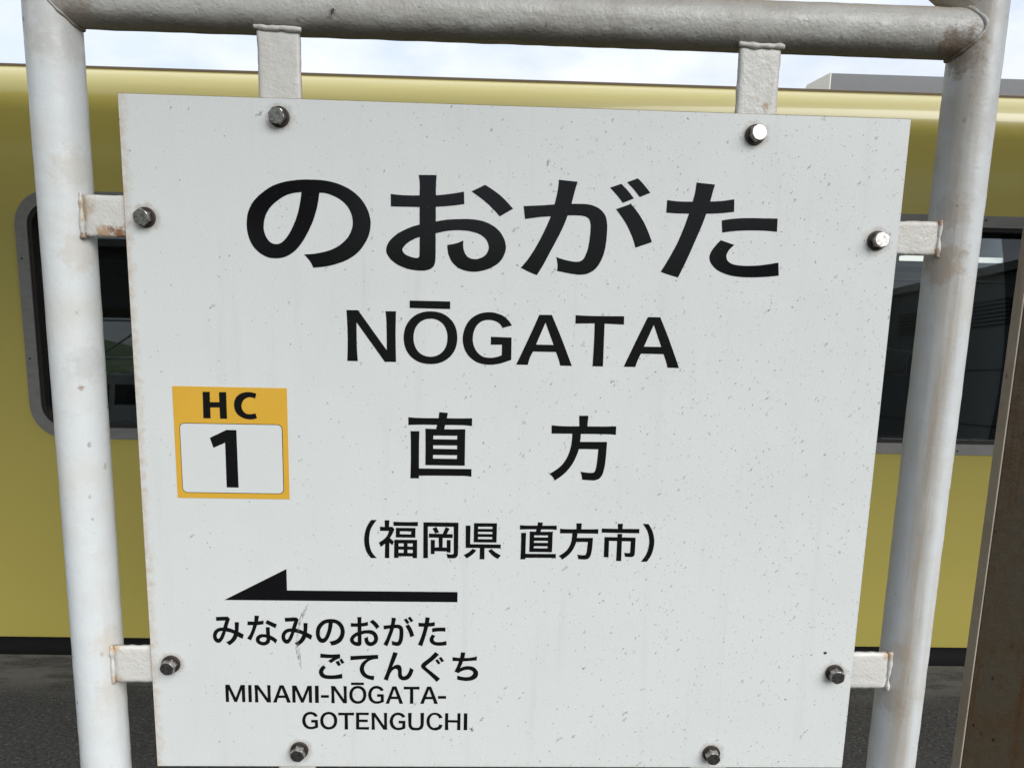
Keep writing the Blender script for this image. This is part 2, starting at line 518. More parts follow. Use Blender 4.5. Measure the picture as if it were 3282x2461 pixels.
k = mat_paint('pillar_edge_lit', (0.40, 0.345, 0.28), (0.28, 0.22, 0.17), (0.10, 0.045, 0.025), 0.7, 0.55, 6.3)  # pale base stands for light on the flange edge, with rust spots
M_PILLAR_EDGE_LIT = k.m
M_CANOPY = Mat('canopy_underside', (0.14, 0.135, 0.125), 0.8).m
M_CANOPY_STEEL = Mat('canopy_steel', (0.17, 0.155, 0.13), 0.7).m
k = Mat('building_grey', (0.16, 0.165, 0.165), 0.85)
k.tint(k.rng(k.noise(0.6, 5), 0.4, 0.7, 0, 0.3), (0.12, 0.12, 0.12))
M_BUILDING = k.m
M_VENT = Mat('vent_dark', (0.03, 0.03, 0.033), 0.6).m
M_VANWHITE = Mat('van_white', (0.75, 0.76, 0.76), 0.3, coat=0.4).m
M_VANGLASS = Mat('van_glass', (0.02, 0.022, 0.025), 0.06).m
M_TYRE = Mat('tyre', (0.015, 0.015, 0.015), 0.8).m
M_HUB = Mat('wheel_hub', (0.4, 0.4, 0.4), 0.4, metal=0.8).m
M_LATTICE = Mat('lattice_steel', (0.42, 0.43, 0.43), 0.5, metal=0.3).m
k = Mat('leaf_green', (0.05, 0.085, 0.022), 0.7)
k.tint(k.rng(k.noise(0.8, 3), 0.4, 0.6, 0, 0.9), (0.085, 0.12, 0.03))
M_LEAF = k.m

# ------------------------------------------------------------------ ground and platform
bm = bmesh.new()
bmesh.ops.create_grid(bm, x_segments=2, y_segments=2, size=1500, matrix=Matrix.Translation((0, 0, -1.05)))
struct(link('ground', to_mesh(bm, 'ground'), M_FIELD))
box_ = box('track_bed', -300, 300, 1.75, 9.5, -1.3, -1.03, M_BALLAST)
struct(box_)
struct(box('track_bed', -300, 300, -8.6, -4.9, -1.3, -1.03, M_BALLAST))
PLAT_ANG = math.atan2(-0.037, 3.845)
pf = box('platform', -60, 60, -4.6, 1.700, -1.28, 0.0, M_ASPHALT)
pf.rotation_euler = (0, 0, PLAT_ANG)
struct(pf)

# ------------------------------------------------------------------ station sign
Z0, SW2, SH = 0.8779, 0.45, 0.826
TY, TR = 0.020, 0.0283
XL, XR, ZR = -0.5268, 0.5293, 1.8045
sign = thing('station_sign', 'white enamel station name board bolted into a white painted tubular steel frame', 'station sign')
def post(x, mat, seed):
    return tube('post', line((x, TY, 0.002), (x, TY, 1.90), 150), TR, mat, sign, n=40, rough=0.0005, fr=38, seed=seed)
post(XL, M_POST, 1.0)
post(XR, M_POST_R, 4.0)['label'] = 'post with brown run-off stains'
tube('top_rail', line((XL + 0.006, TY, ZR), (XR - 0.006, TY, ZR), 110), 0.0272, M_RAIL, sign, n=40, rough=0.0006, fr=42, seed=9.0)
tube('bottom_rail', line((XL + 0.006, TY, 0.800), (XR - 0.006, TY, 0.800), 60), 0.0272, M_POST, sign, n=32, rough=0.0010, fr=42, seed=12.0)
# gable members that rise from the two top corners
APEX = (0.001, TY, 2.215)
for x, s in ((XL, 1), (XR, -1)):
    tube('gable_member', line((x + s * 0.004, TY, 1.838), APEX, 60), 0.026, M_RAIL, sign, n=32, rough=0.0006, fr=40, seed=20 + s)
# saddle welds where the rails meet the posts
def saddle(xc, s, zc, seed):
    pts = []
    for i in range(48):
        a = 2 * math.pi * i / 48
        yy_, zz_ = 0.0272 * math.sin(a), 0.0272 * math.cos(a)
        dx = math.sqrt(max(TR ** 2 - yy_ ** 2, 1e-8))
        pts.append((xc + s * (dx + 0.001), TY + yy_ * 1.02, zc + zz_ * 1.02))
    tube('weld_bead', pts, 0.0021, M_RAIL if zc > 1.5 else M_POST, sign, n=10, rough=0.0018, fr=120, seed=seed, closed=True)
saddle(XL, 1, ZR, 31)
saddle(XR, -1, ZR, 33)
saddle(XL, 1, 0.8, 35)
saddle(XR, -1, 0.8, 37)
# flat brackets behind the board
def plate(x0, x1, z0, z1, seed):
    """flat bar with a hand-cut, thickly painted outline"""
    bm = bmesh.new()
    nx, nzz = 14, 14
    if z1 - z0 > x1 - x0:
        nzz = 20
    fr_, bk = [], []
    for j in range(nzz + 1):
        ra, rb = [], []
        for i in range(nx + 1):
            u, v_ = i / nx, j / nzz
            x, z = x0 + (x1 - x0) * u, z0 + (z1 - z0) * v_
            e = 0.0011
            if i in (0, nx):
                x += e * noise.noise(Vector((x * 90, z * 90, seed)))
            if j in (0, nzz):
                z += e * noise.noise(Vector((x * 90, z * 90, seed + 5)))
            rim = 0.0012 if (i in (0, nx) or j in (0, nzz)) else 0.0
            ra.append(bm.verts.new((x, 0.0036 + rim + 0.0005 * noise.noise(Vector((x * 120, z * 120, seed + 9))), z)))
            rb.append(bm.verts.new((x, 0.0098, z)))
        fr_.append(ra)
        bk.append(rb)
    for j in range(nzz):
        for i in range(nx):
            bm.faces.new((fr_[j][i], fr_[j][i + 1], fr_[j + 1][i + 1], fr_[j + 1][i]))
            bm.faces.new((bk[j][i], bk[j + 1][i], bk[j + 1][i + 1], bk[j][i + 1]))
    ring = [(0, i) for i in range(nx + 1)] + [(j, nx) for j in range(1, nzz + 1)] + [(nzz, i) for i in range(nx - 1, -1, -1)] + [(j, 0) for j in range(nzz - 1, 0, -1)]
    for q in range(len(ring)):
        a, b = ring[q], ring[(q + 1) % len(ring)]
        bm.faces.new((fr_[a[0]][a[1]], bk[a[0]][a[1]], bk[b[0]][b[1]], fr_[b[0]][b[1]]))
    return link('bracket', to_mesh(bm, 'bracket', True), M_TAB, sign)
def bead(a, b, seed, rad=0.0030):
    tube('weld_bead', line(a, b, 26), rad, M_TAB, sign, n=10, rough=0.0020, fr=110, seed=seed)
for cx in (-0.2725, 0.2705):
    plate(cx - 0.0235, cx + 0.0235, 1.645, 1.7795, cx)
    bead((cx - 0.026, 0.0030, 1.7790), (cx + 0.026, 0.0030, 1.7780), 50 + cx * 9)
    plate(cx - 0.0235, cx + 0.0235, 0.8245, 0.945, cx + 3)
    bead((cx - 0.026, 0.0040, 0.8252), (cx + 0.026, 0.0040, 0.8252), 60 + cx * 9)
for zc, h in ((1.5705, 0.0235), (1.0165, 0.024)):
    plate(-0.500, -0.395, zc - h, zc + h, zc)
    bead((-0.5005, 0.0045, zc - h - 0.002), (-0.5005, 0.0045, zc + h + 0.002), 70 + zc * 7, 0.0026)
for zc, h in ((1.5705, 0.0195), (1.0145, 0.0245)):
    plate(0.395, 0.5015, zc - h, zc + h, zc + 7)
    bead((0.5015, 0.0045, zc - h - 0.002), (0.5015, 0.0045, zc + h + 0.002), 80 + zc * 7, 0.0026)
# the board
bm = bmesh.new()
add_box(bm, -SW2, SW2, 0.0, 0.0028, 0.0, SH, bevel=0.0005)
panel = link('panel', to_mesh(bm, 'panel'), M_PANEL, sign, (0, 0, Z0))
pe = box('panel_edge', -SW2 - 0.0004, SW2 + 0.0004, 0.0010, 0.0031, -0.0004, SH + 0.0005, Mat('panel_edge_rust', (0.10, 0.065, 0.045), 0.8).m, panel)
# bolts
def bolt_meshes():
    bm = bmesh.new()
    prof = [(0.0, 0.0), (0.0115, 0.0), (0.0115, 0.0016), (0.0108, 0.0020), (0.0, 0.0020)]
    n = 28
    rows = []
    for r, h in prof[1:4]:
        rows.append([bm.verts.new((r * math.cos(2 * math.pi * i / n), -h, r * math.sin(2 * math.pi * i / n))) for i in range(n)])
    for a, b in zip(rows, rows[1:]):
        for i in range(n):
            bm.faces.new((a[i], a[(i + 1) % n], b[(i + 1) % n], b[i]))
    bm.faces.new(rows[-1])
    washer = to_mesh(bm, 'washer')
    bm = bmesh.new()
    R6, n = 0.0096, 36
    def ring(h, f):
        out = []
        for i in range(n):
            a = 2 * math.pi * i / n
            # hexagon radius
            t = (a % (math.pi / 3)) - math.pi / 6
            hx = R6 * math.cos(math.pi / 6) / math.cos(t)
            rr = min(hx, f)
            out.append(bm.verts.new((rr * math.cos(a), -h, rr * math.sin(a))))
        return out
    rows = [ring(0.0020, 0.0095), ring(0.0024, 1), ring(0.0098, 1), ring(0.0108, 0.0090), ring(0.0112, 0.0082)]
    for a, b in zip(rows, rows[1:]):
        for i in range(n):
            bm.faces.new((a[i], a[(i + 1) % n], b[(i + 1) % n], b[i]))
    bm.faces.new(rows[-1])
    head = to_mesh(bm, 'bolt_head')
    return washer, head
washer_me, head_me = bolt_meshes()
washer_me.materials.append(M_WASHER)
head_me.materials.append(M_BOLT)
tilt = [(4, -2, 10), (3, -3, 24), (-6.0, 3, 40), (-4.5, 1, 5), (5, 1, 50), (4, 0, 15), (5, 0, 33), (3, -1, 8)]
for (bx, bz), (ta, tb, tc_) in zip(BOLTS, tilt):
    b = link('bolt', head_me, None, sign, (bx, -0.0003, Z0 + bz))
    b.rotation_euler = (R(ta), R(tc_), R(tb))
    w_ = link('washer', washer_me, None, b)
    w_.rotation_euler = (R(-ta) * 0.8, 0, 0)

# ------------------------------------------------------------------ lettering (outlines in thousandths of each character's box)
GLYPH={
 'no':'456,149 488,153 521,157 553,164 589,175 625,187 661,204 691,221 719,242 747,267 770,294 792,324 812,356 825,385 836,416 844,448 850,475 853,503 854,531 853,563 849,596 843,627 834,658 823,688 809,715 792,742 773,766 752,787 728,806 704,822 678,836 663,843 647,848 631,852 617,854 603,854 589,854 584,812 580,770 574,728 567,683 558,638 548,593 537,548 524,502 509,458 494,414 477,370 460,328 443,291 425,255 405,221 385,192 363,166 340,143 322,129 304,118 286,109 268,103 250,99 232,97 209,97 186,99 163,106 139,119 116,136 95,156 74,183 55,212 39,245 25,282 15,322 7,364 2,405 0,448 0,490 3,533 7,576 15,617 27,659 42,700 60,738 82,773 105,806 131,836 158,866 186,893 216,917 251,938 286,955 322,969 357,979 392,986 428,992 456,996 484,998 512,998 547,999 582,998 617,995 652,989 687,981 722,969 758,952 793,932 827,908 857,881 885,850 911,816 933,780 952,741 968,699 980,661 989,621 995,581 998,556 999,531 998,506 996,471 992,435 985,401 976,364 964,328 950,294 932,255 913,219 891,186 864,153 835,124 804,99 766,74 726,54 686,36 659,26 632,18 605,12 580,7 554,3 529,0 521,26 512,52 501,77 487,102 472,126|445,855 425,852 404,848 383,843 360,834 336,824 314,810 290,791 267,769 245,745 223,719 203,691 185,661 171,630 158,597 149,563 142,531 138,499 136,466 135,441 136,416 140,391 145,365 153,340 162,317 171,300 181,285 193,273 205,265 217,261 230,259 245,261 259,267 273,276 291,296 307,320 322,346 338,380 353,416 366,452 379,492 392,532 402,573 412,617 421,662 428,708 435,757 441,806',
 'o':'256,995 258,973 260,950 262,928 263,910 263,892 263,874 263,845 262,815 262,786 238,785 214,783 190,783 164,783 139,783 113,784 88,786 63,789 37,793 38,664 72,664 105,664 139,664 180,665 221,665 263,666 263,484 239,475 214,465 191,453 166,439 142,423 118,406 95,386 72,365 51,341 37,322 25,301 14,278 7,258 2,237 0,215 0,196 3,177 9,160 19,138 31,117 45,99 65,78 85,60 108,45 135,30 163,18 191,9 222,3 254,0 285,0 305,2 324,7 343,15 355,23 365,34 374,47 381,62 385,79 388,96 390,124 391,152 391,180 391,252 391,324 390,396 410,404 430,411 450,417 476,424 502,429 528,433 554,435 580,436 606,435 629,434 652,431 674,425 698,418 721,409 743,397 760,383 776,366 790,347 800,326 807,302 812,278 813,262 811,245 808,229 801,210 793,192 782,176 768,162 752,152 735,143 722,138 707,136 693,137 679,140 664,145 651,154 639,168 630,184 622,202 616,222 612,243 610,264 609,286 609,309 610,331 591,318 571,306 550,297 528,289 506,284 484,280 484,264 484,248 486,232 488,209 491,185 497,163 505,139 514,116 526,94 539,75 553,58 568,43 588,29 610,18 632,10 656,5 681,2 705,2 732,6 758,13 784,22 811,35 838,51 862,71 884,91 903,115 919,142 931,171 940,202 947,234 949,252 950,271 948,290 944,316 939,341 931,365 919,394 905,422 888,447 870,468 851,487 830,503 804,519 778,532 751,542 720,549 689,553 657,555 630,556 602,554 574,552 541,550 508,547 476,542 447,536 419,529 391,520 390,673 427,677 464,681 500,686 538,693 576,701 614,710 610,838 573,828 536,818 499,810 463,803 427,797 391,792 390,821 390,850 390,879 391,899 391,919 392,940 393,959 394,979 395,999|264,354 246,346 228,337 212,326 193,312 176,297 160,279 149,265 140,250 131,233 129,227 127,220 127,213 130,201 134,191 139,182 148,171 159,162 170,155 185,147 201,141 217,136 227,134 236,133 246,133 251,135 256,139 259,144 262,154 263,165 263,176 264,235 264,294|669,842 775,914 797,897 819,880 840,862 865,839 890,816 914,790 943,754 971,715 999,676 895,591 875,621 854,650 832,678 809,707 784,734 759,761 729,789 699,816',
 'ga':'270,962 412,948 407,923 402,898 397,874 392,845 387,817 382,788 379,768 375,748 372,728 395,729 418,730 441,730 458,730 475,730 491,729 510,725 529,720 547,712 565,702 582,690 598,675 611,659 623,640 633,620 639,599 644,577 647,554 650,526 651,497 651,468 651,435 650,402 649,368 646,335 644,301 639,268 633,233 625,199 615,166 604,137 592,109 577,84 561,63 542,46 522,32 503,23 483,18 462,16 438,16 414,19 391,22 353,30 316,39 279,48 281,68 282,88 282,108 279,135 275,162 270,189 288,181 307,173 326,166 346,160 367,155 387,150 402,148 418,146 433,147 443,148 454,152 463,158 473,168 481,181 487,195 496,224 504,253 510,283 515,321 519,359 521,397 523,430 524,464 524,497 524,517 522,537 518,556 514,570 508,582 500,592 491,600 481,605 470,609 453,612 436,614 419,614 395,614 370,613 345,611 337,575 327,538 317,503 302,458 287,413 270,368 252,319 233,269 214,220 200,181 186,142 171,104 156,69 141,34 125,0 106,9 86,19 66,30 44,43 22,57 0,71 19,100 37,130 54,160 76,205 97,250 116,296 136,347 155,399 173,451 189,500 204,548 218,597 194,595 169,592 145,589 104,581 64,573 23,563 10,692 54,696 98,700 142,704 176,708 210,713 243,717 249,750 254,783 259,816 262,840 265,864 267,888 269,913 270,937|659,899 743,940 761,918 779,896 797,872 813,849 828,824 844,799 761,751 746,777 730,802 713,827 696,851 678,875|786,957 866,999 883,980 899,960 914,939 932,913 950,886 967,859 888,814 871,841 854,868 836,894 820,915 803,936|712,687 823,744 845,713 866,682 886,649 907,609 928,568 946,525 965,473 983,420 999,366 875,305 864,349 852,393 838,435 821,480 803,524 783,566 760,608 736,648',
 'ta':'255,999 409,984 404,960 399,935 395,910 389,877 384,843 378,809 409,810 440,813 471,816 506,823 542,831 577,839 583,708 544,701 506,694 467,689 429,685 390,682 352,680 342,637 331,594 320,551 305,498 289,444 273,390 253,322 233,254 212,186 191,124 170,62 148,0 122,9 96,18 69,27 46,36 23,46 0,57 23,107 45,158 67,209 87,261 107,312 126,365 144,425 161,485 178,546 188,589 198,633 208,676 176,675 143,675 111,675 80,676 50,678 19,680 21,810 52,806 84,802 116,800 155,799 194,800 232,801 238,833 244,866 248,898 251,932 253,965|485,614 516,623 548,630 580,636 620,641 660,645 701,647 746,649 792,649 838,649 876,650 913,650 951,651 954,512 918,515 882,518 846,520 800,520 754,519 708,518 672,515 635,512 598,507 564,502 530,495 496,488|489,408 605,361 591,345 577,328 565,310 557,294 551,278 546,260 544,251 544,242 545,232 547,217 552,203 558,191 569,178 582,168 596,160 618,152 641,148 664,145 697,143 730,143 764,145 799,148 834,152 869,159 909,167 948,177 987,187 999,48 964,41 929,36 894,31 853,27 812,23 771,21 732,21 693,21 654,25 621,29 589,36 558,46 530,58 503,72 477,89 458,107 440,128 424,151 414,170 407,191 403,213 402,233 405,251 409,270 418,294 429,318 442,340 456,364 472,386',
 'N':'0,997 234,999 810,229 810,424 808,618 804,811 800,872 794,932 786,992 999,995 995,835 992,674 990,512 992,343 995,172 999,2 769,0 200,765 200,600 200,434 203,267 207,179 212,91 219,3 5,3 12,166 17,329 19,492 15,661 9,829',
 'macron':'0,995 999,999 999,0 0,18',
 'O':'999,514 996,444 985,375 966,308 940,250 906,196 865,147 817,104 764,68 707,40 641,18 572,5 502,0 432,2 363,13 296,31 239,57 186,91 138,131 97,178 62,231 36,287 15,353 4,422 0,491 4,561 15,629 35,696 62,753 96,806 137,854 184,896 236,932 293,959 359,981 427,994 496,999 565,997 633,987 700,969 756,944 809,911 857,871 899,825 934,773 961,717 982,651 994,583|815,510 813,460 807,410 794,361 778,320 757,281 730,246 701,216 667,190 631,170 589,154 545,145 501,141 457,143 413,150 371,164 334,183 301,207 271,236 244,270 223,308 206,348 193,396 185,446 183,495 185,545 192,595 205,643 221,684 243,722 269,757 299,787 332,812 368,832 410,848 453,857 497,861 541,859 584,852 626,838 662,820 696,796 726,768 752,734 775,696 791,656 805,608 813,559',
 'G':'996,757 978,785 959,812 938,837 903,870 866,902 825,929 780,951 732,967 683,980 633,991 583,998 533,999 467,994 401,984 338,967 277,942 219,910 167,871 121,825 82,772 52,715 25,643 7,569 0,493 4,423 19,354 42,287 70,234 105,185 147,141 201,98 259,61 323,33 398,13 476,3 554,0 625,3 697,13 767,27 810,38 852,52 894,66 929,78 964,90 999,103 994,529 574,535 574,384 803,389 803,188 765,173 725,160 685,149 644,141 601,136 559,134 510,136 462,141 416,154 375,175 337,202 304,233 274,269 250,309 231,350 217,396 208,443 205,490 207,538 214,585 226,631 243,675 266,718 295,757 326,787 363,813 403,832 446,845 491,851 536,853 576,851 616,844 655,833 689,820 721,802 750,781 772,759 790,733 807,706',
 'A1':'389,996 612,999 678,838 745,676 809,513 874,343 937,172 999,0 791,1 781,43 771,84 759,125 742,174 724,223 706,271 297,269 277,228 259,187 243,144 230,98 219,51 210,3 0,2 67,167 134,333 199,498 264,664 327,830|503,847 660,410 346,409',
 'T':'0,997 125,993 249,991 374,990 582,991 789,995 997,999 999,835 601,845 601,713 602,582 603,449 604,301 605,151 606,1 389,0 393,149 396,297 398,445 399,579 398,713 396,846 2,833',
 'A2':'388,996 610,999 672,852 734,705 793,556 863,372 932,187 999,0 792,1 782,42 772,81 760,121 743,171 725,221 706,270 300,270 281,227 263,184 247,140 233,95 221,48 210,2 0,2 65,172 130,341 195,510 259,673 323,835|502,848 658,412 345,410',
 'cho':'0,917 43,913 85,910 128,908 243,907 358,908 473,910 482,999 616,990 602,911 664,911 727,911 790,912 858,913 927,915 996,917 997,802 953,806 909,810 865,812 768,812 672,812 576,810 561,747 613,747 666,747 718,748 776,749 834,751 893,752 892,682 891,611 891,540 891,428 891,316 892,204 268,204 269,313 270,421 270,530 269,604 268,677 266,751 433,747 448,809 366,810 284,810 202,809 135,807 67,804 0,800|391,650 767,653 766,596 391,595|390,505 766,507 767,451 390,451|389,360 767,361 766,304 389,304|35,710 173,711 171,650 169,589 168,528 168,403 168,277 169,151 999,154 999,37 958,43 917,47 876,49 640,48 404,46 168,42 169,2 33,0 36,105 39,209 40,314 40,446 38,578',
 'kata':'425,996 565,999 558,838 643,838 727,839 812,840 874,842 937,845 999,847 998,717 962,720 926,723 889,724 746,725 603,724 460,723 461,704 461,685 461,666 459,644 456,623 454,601 869,607 868,560 867,512 865,464 863,404 860,344 855,283 851,242 844,200 836,159 829,134 821,109 810,86 798,68 784,51 768,38 748,27 726,20 703,15 679,12 655,13 631,14 590,16 550,18 510,21 507,41 504,61 500,81 494,102 487,123 479,144 516,138 553,134 589,130 613,128 638,128 662,129 672,131 682,133 691,139 698,148 704,160 708,172 714,196 719,220 723,245 727,293 731,341 734,390 736,424 738,458 739,493 440,492 434,465 426,439 418,414 400,367 380,320 358,275 333,234 305,195 275,158 249,129 221,102 191,76 157,49 121,24 85,0 75,21 63,41 50,59 35,75 18,89 0,102 39,125 78,150 115,177 148,204 179,233 206,265 235,307 260,351 281,397 297,444 309,492 319,542 324,580 327,618 329,657 330,679 331,701 331,723 13,720 11,845 62,841 113,837 164,835 254,834 344,835 433,837',
 'lpar':'558,997 422,936 298,872 197,805 113,724 55,641 14,556 0,491 5,426 25,361 59,294 108,228 181,165 281,107 403,52 536,0 981,4 833,55 696,108 582,167 504,229 451,295 415,362 395,427 391,493 404,558 430,630 471,702 542,771 672,851 829,926 999,999',
 'fuku':'151,997 272,999 261,826 344,828 399,766 385,728 369,690 352,653 330,611 307,571 283,530 385,438 346,343 269,410 264,1 151,0 161,382 51,294 0,407 44,435 86,465 127,498 159,528 188,561 214,597 232,636 246,676 257,718 29,720 33,827 154,821|375,961 483,958 591,956 698,955 798,957 899,960 999,965 996,854 375,855|436,802 937,804 933,550 433,550|539,714 828,713 823,634 537,636|395,489 980,491 978,7 866,7 863,52 504,51 501,6 387,7|504,395 636,395 636,312 503,314|733,396 869,396 867,310 734,312|502,230 635,230 633,141 502,143|734,231 868,229 866,139 734,141',
 'oka':'0,999 998,999 998,850 998,701 998,551 998,418 999,286 997,153 996,127 992,101 985,76 975,58 962,42 946,28 925,17 902,10 879,6 818,4 758,5 698,8 666,126 700,120 735,115 770,112 797,110 823,111 848,117 859,125 867,137 873,151 864,885 126,884 135,2 1,0|257,830 370,873 449,729 341,693|636,872 747,830 667,679 839,677 837,571 553,574 551,305 671,303 669,515 781,514 782,165 671,168 669,196 324,198 324,118 214,117 213,513 331,512 329,306 443,305 437,576 157,578 158,687 552,683',
 'ken':'262,994 875,999 873,469 261,468|373,899 759,901 757,839 372,838|374,759 759,761 756,699 373,698|376,619 758,621 755,557 375,556|43,922 171,924 168,415 989,414 986,309 555,309 557,0 428,0 432,311 48,312|237,288 337,244 305,204 272,165 236,130 187,91 135,55 83,21 0,112 43,134 86,158 126,185 165,217 201,252|737,291 774,257 812,224 852,194 899,164 949,137 999,111 919,14 871,39 824,67 781,99 736,142 694,190 655,239',
 'shi':'419,997 555,999 549,863 996,866 999,752 3,757 0,865 429,862|423,728 547,729 548,637 908,634 909,563 910,491 910,420 911,353 911,286 909,219 907,197 904,175 897,155 889,141 877,131 863,123 840,116 816,112 791,111 745,112 698,116 652,120 628,224 657,221 685,218 713,216 732,215 750,214 768,217 776,223 781,233 784,245 787,533 548,535 556,0 422,2 423,537 207,540 214,99 87,101 84,638 425,639',
 'rpar':'0,999 450,999 584,937 708,873 810,806 891,731 949,653 987,574 999,508 991,442 967,376 931,308 881,241 811,177 717,115 606,57 486,0 10,0 151,62 284,126 398,193 469,252 521,312 558,374 586,440 599,506 589,572 551,651 489,729 402,804 288,873 150,937',
 'mi':'123,980 499,999 573,920 554,866 535,812 517,758 502,711 487,663 472,615 509,605 547,594 584,582 629,566 674,547 718,529 723,809 856,807 853,752 850,698 846,644 841,588 835,532 829,477 999,380 957,231 798,315 779,271 758,229 733,190 704,154 672,121 638,90 600,58 561,29 522,0 503,22 483,44 464,65 448,80 432,94 416,108 463,131 508,157 551,188 580,218 605,252 627,288 647,326 665,366 681,406 641,424 601,440 561,454 516,466 471,475 425,483 409,429 393,377 373,325 353,277 330,230 304,186 282,155 257,126 228,102 205,91 179,85 154,86 125,93 98,106 74,125 49,154 29,187 14,223 4,261 0,301 1,341 6,382 17,422 33,459 54,495 80,527 110,555 144,578 182,596 221,609 260,615 299,617 339,616 353,656 367,697 380,738 394,780 408,823 422,865 131,849|322,501 286,498 250,492 216,481 191,466 168,445 150,421 135,393 124,363 119,332 119,305 124,279 134,254 142,239 155,228 169,224 187,232 203,247 216,264 235,296 251,329 266,363 285,409 304,455',
 'na':'271,999 418,993 413,964 408,935 402,906 395,874 388,843 380,811 415,814 449,817 483,821 510,826 537,830 564,835 558,714 343,684 325,631 306,578 287,526 264,468 240,411 216,354 186,291 156,229 125,167 0,232 33,278 65,324 95,372 121,422 144,473 165,525 184,577 199,630 214,683 27,679 34,804 255,799|680,855 999,713 947,585 621,747|630,614 761,616 759,568 758,521 758,473 759,430 760,387 762,344 801,325 840,306 878,284 919,255 959,225 999,193 937,64 911,95 885,124 855,150 826,168 795,183 763,197 760,163 754,131 741,101 720,74 694,51 664,34 621,16 577,4 532,0 487,4 443,15 401,31 367,51 336,77 310,107 295,136 286,169 285,202 292,240 305,276 326,308 357,335 393,356 431,371 468,379 506,382 544,382 575,381 606,377 637,373 636,412 635,452 633,491 632,532 631,573|635,259 613,271 586,275 559,275 527,275 495,271 465,261 443,247 424,227 413,203 412,183 420,162 433,146 458,131 487,123 517,118 542,118 568,122 592,132 611,150 627,172 637,196 643,218 644,240',
 'go':'76,999 190,985 304,973 418,968 556,969 694,976 832,986 836,831 776,809 717,784 660,755 599,717 540,674 483,630 368,722 545,829 461,828 377,829 293,830 217,834 140,839 64,844|650,684 773,731 860,561 754,514|801,778 900,810 999,646 891,602|166,541 281,457 245,420 213,381 186,338 175,308 170,276 175,245 193,212 219,185 251,167 321,152 393,147 466,147 538,148 610,154 681,164 756,177 830,194 904,212 911,34 823,23 736,13 648,7 545,2 443,0 340,5 266,14 194,29 126,57 83,90 49,133 21,181 7,216 0,253 1,290 12,339 31,387 56,431 88,471 125,507',
 'te':'0,944 994,999 999,844 923,839 848,830 774,811 713,785 655,750 603,707 562,661 528,608 502,551 488,505 483,458 486,410 501,354 524,301 556,255 594,223 638,200 684,184 739,173 796,169 853,169 834,0 773,8 713,19 655,36 584,65 517,99 456,145 409,199 371,262 343,331 330,392 328,456 337,518 359,586 391,649 432,706 484,758 542,801 604,841 1,783',
 'n':'325,999 474,965 447,886 419,808 390,731 356,646 321,561 285,477 323,505 362,531 403,552 429,560 455,563 482,561 513,553 542,540 566,520 586,484 598,444 605,402 607,347 605,291 607,236 613,207 622,180 639,159 659,151 683,152 705,159 734,176 761,198 784,223 809,262 831,305 849,348 861,384 869,421 875,459 999,385 984,325 966,267 942,211 912,159 878,111 837,71 792,43 743,24 692,15 646,16 601,27 560,47 528,75 503,111 487,152 479,216 480,281 476,346 470,369 458,390 442,406 422,416 399,418 377,414 342,396 312,373 285,344 254,301 227,254 205,205 181,138 162,70 144,0 0,52 39,148 78,245 114,343 151,453 185,564 220,674 255,783 290,891',
 'gu':'618,999 780,908 703,850 626,793 545,737 437,671 327,606 221,538 208,526 200,512 204,499 268,452 339,410 411,368 551,283 693,197 834,112 690,0 599,71 507,142 412,210 321,272 228,332 136,393 92,422 50,451 15,485 3,505 0,528 4,550 18,578 39,603 65,624 155,681 248,733 339,788 435,856 527,927|614,724 717,764 849,628 746,586|768,804 877,836 999,700 890,658',
 'chi':'325,999 490,986 485,954 479,922 473,890 467,861 460,831 453,802 527,802 600,803 673,809 762,822 850,839 938,857 938,720 406,683 391,641 375,600 356,559 336,519 314,481 291,442 337,464 385,484 434,498 494,511 555,518 617,519 691,514 763,502 832,479 886,446 933,403 972,355 990,321 999,283 999,244 990,199 973,156 946,119 902,83 850,55 794,35 719,16 642,6 565,0 503,0 441,5 380,13 318,22 257,33 196,45 184,184 249,169 313,155 378,143 439,135 501,130 562,131 615,136 667,146 715,165 752,189 783,221 805,257 810,283 804,309 789,332 753,358 710,377 665,389 609,395 553,393 497,385 444,374 394,357 344,337 309,319 276,297 244,273 78,327 112,385 144,443 174,502 201,564 225,627 247,690 0,697 1,824 292,801',
 'M':'2,998 213,999 510,250 782,990 999,991 995,0 838,6 834,733 571,7 438,10 163,738 159,8 0,11',
 'I':'17,998 999,999 985,0 0,2',
 'E':'14,995 977,999 966,855 249,860 246,588 902,590 891,442 244,451 240,150 999,153 982,0 0,13',
 'U':'0,995 225,996 217,805 211,615 209,424 209,372 213,320 226,271 250,230 282,194 323,168 380,151 441,146 502,146 563,146 623,151 678,169 718,202 748,245 769,292 780,348 782,406 781,464 782,642 781,820 778,998 999,999 998,808 994,618 986,427 983,348 975,270 949,197 900,132 836,77 762,35 679,11 591,2 503,0 406,0 310,8 219,33 150,74 94,129 51,194 28,267 21,345 18,423 8,614 3,804',
 'C':'789,678 765,729 736,776 697,816 648,849 591,872 532,883 468,883 404,871 347,845 295,800 255,744 225,683 206,623 197,559 198,496 205,425 220,355 249,289 287,236 336,191 394,158 447,147 503,149 559,158 617,170 674,188 723,216 756,251 779,294 796,340 999,303 978,238 950,176 910,122 856,81 792,50 725,27 658,10 589,0 519,0 433,10 349,30 271,63 194,115 126,179 72,251 33,328 9,410 0,495 5,585 24,674 60,758 109,826 171,886 244,934 321,968 404,989 490,999 574,997 657,982 737,959 797,932 853,896 903,855 939,813 969,766 995,717',
 'Hs':'6,998 212,999 204,590 805,584 799,994 997,995 999,0 792,3 794,446 205,456 224,1 0,4',
 'BH':'15,994 309,999 300,610 703,617 701,992 999,997 993,0 706,1 703,421 300,415 299,3 0,4',
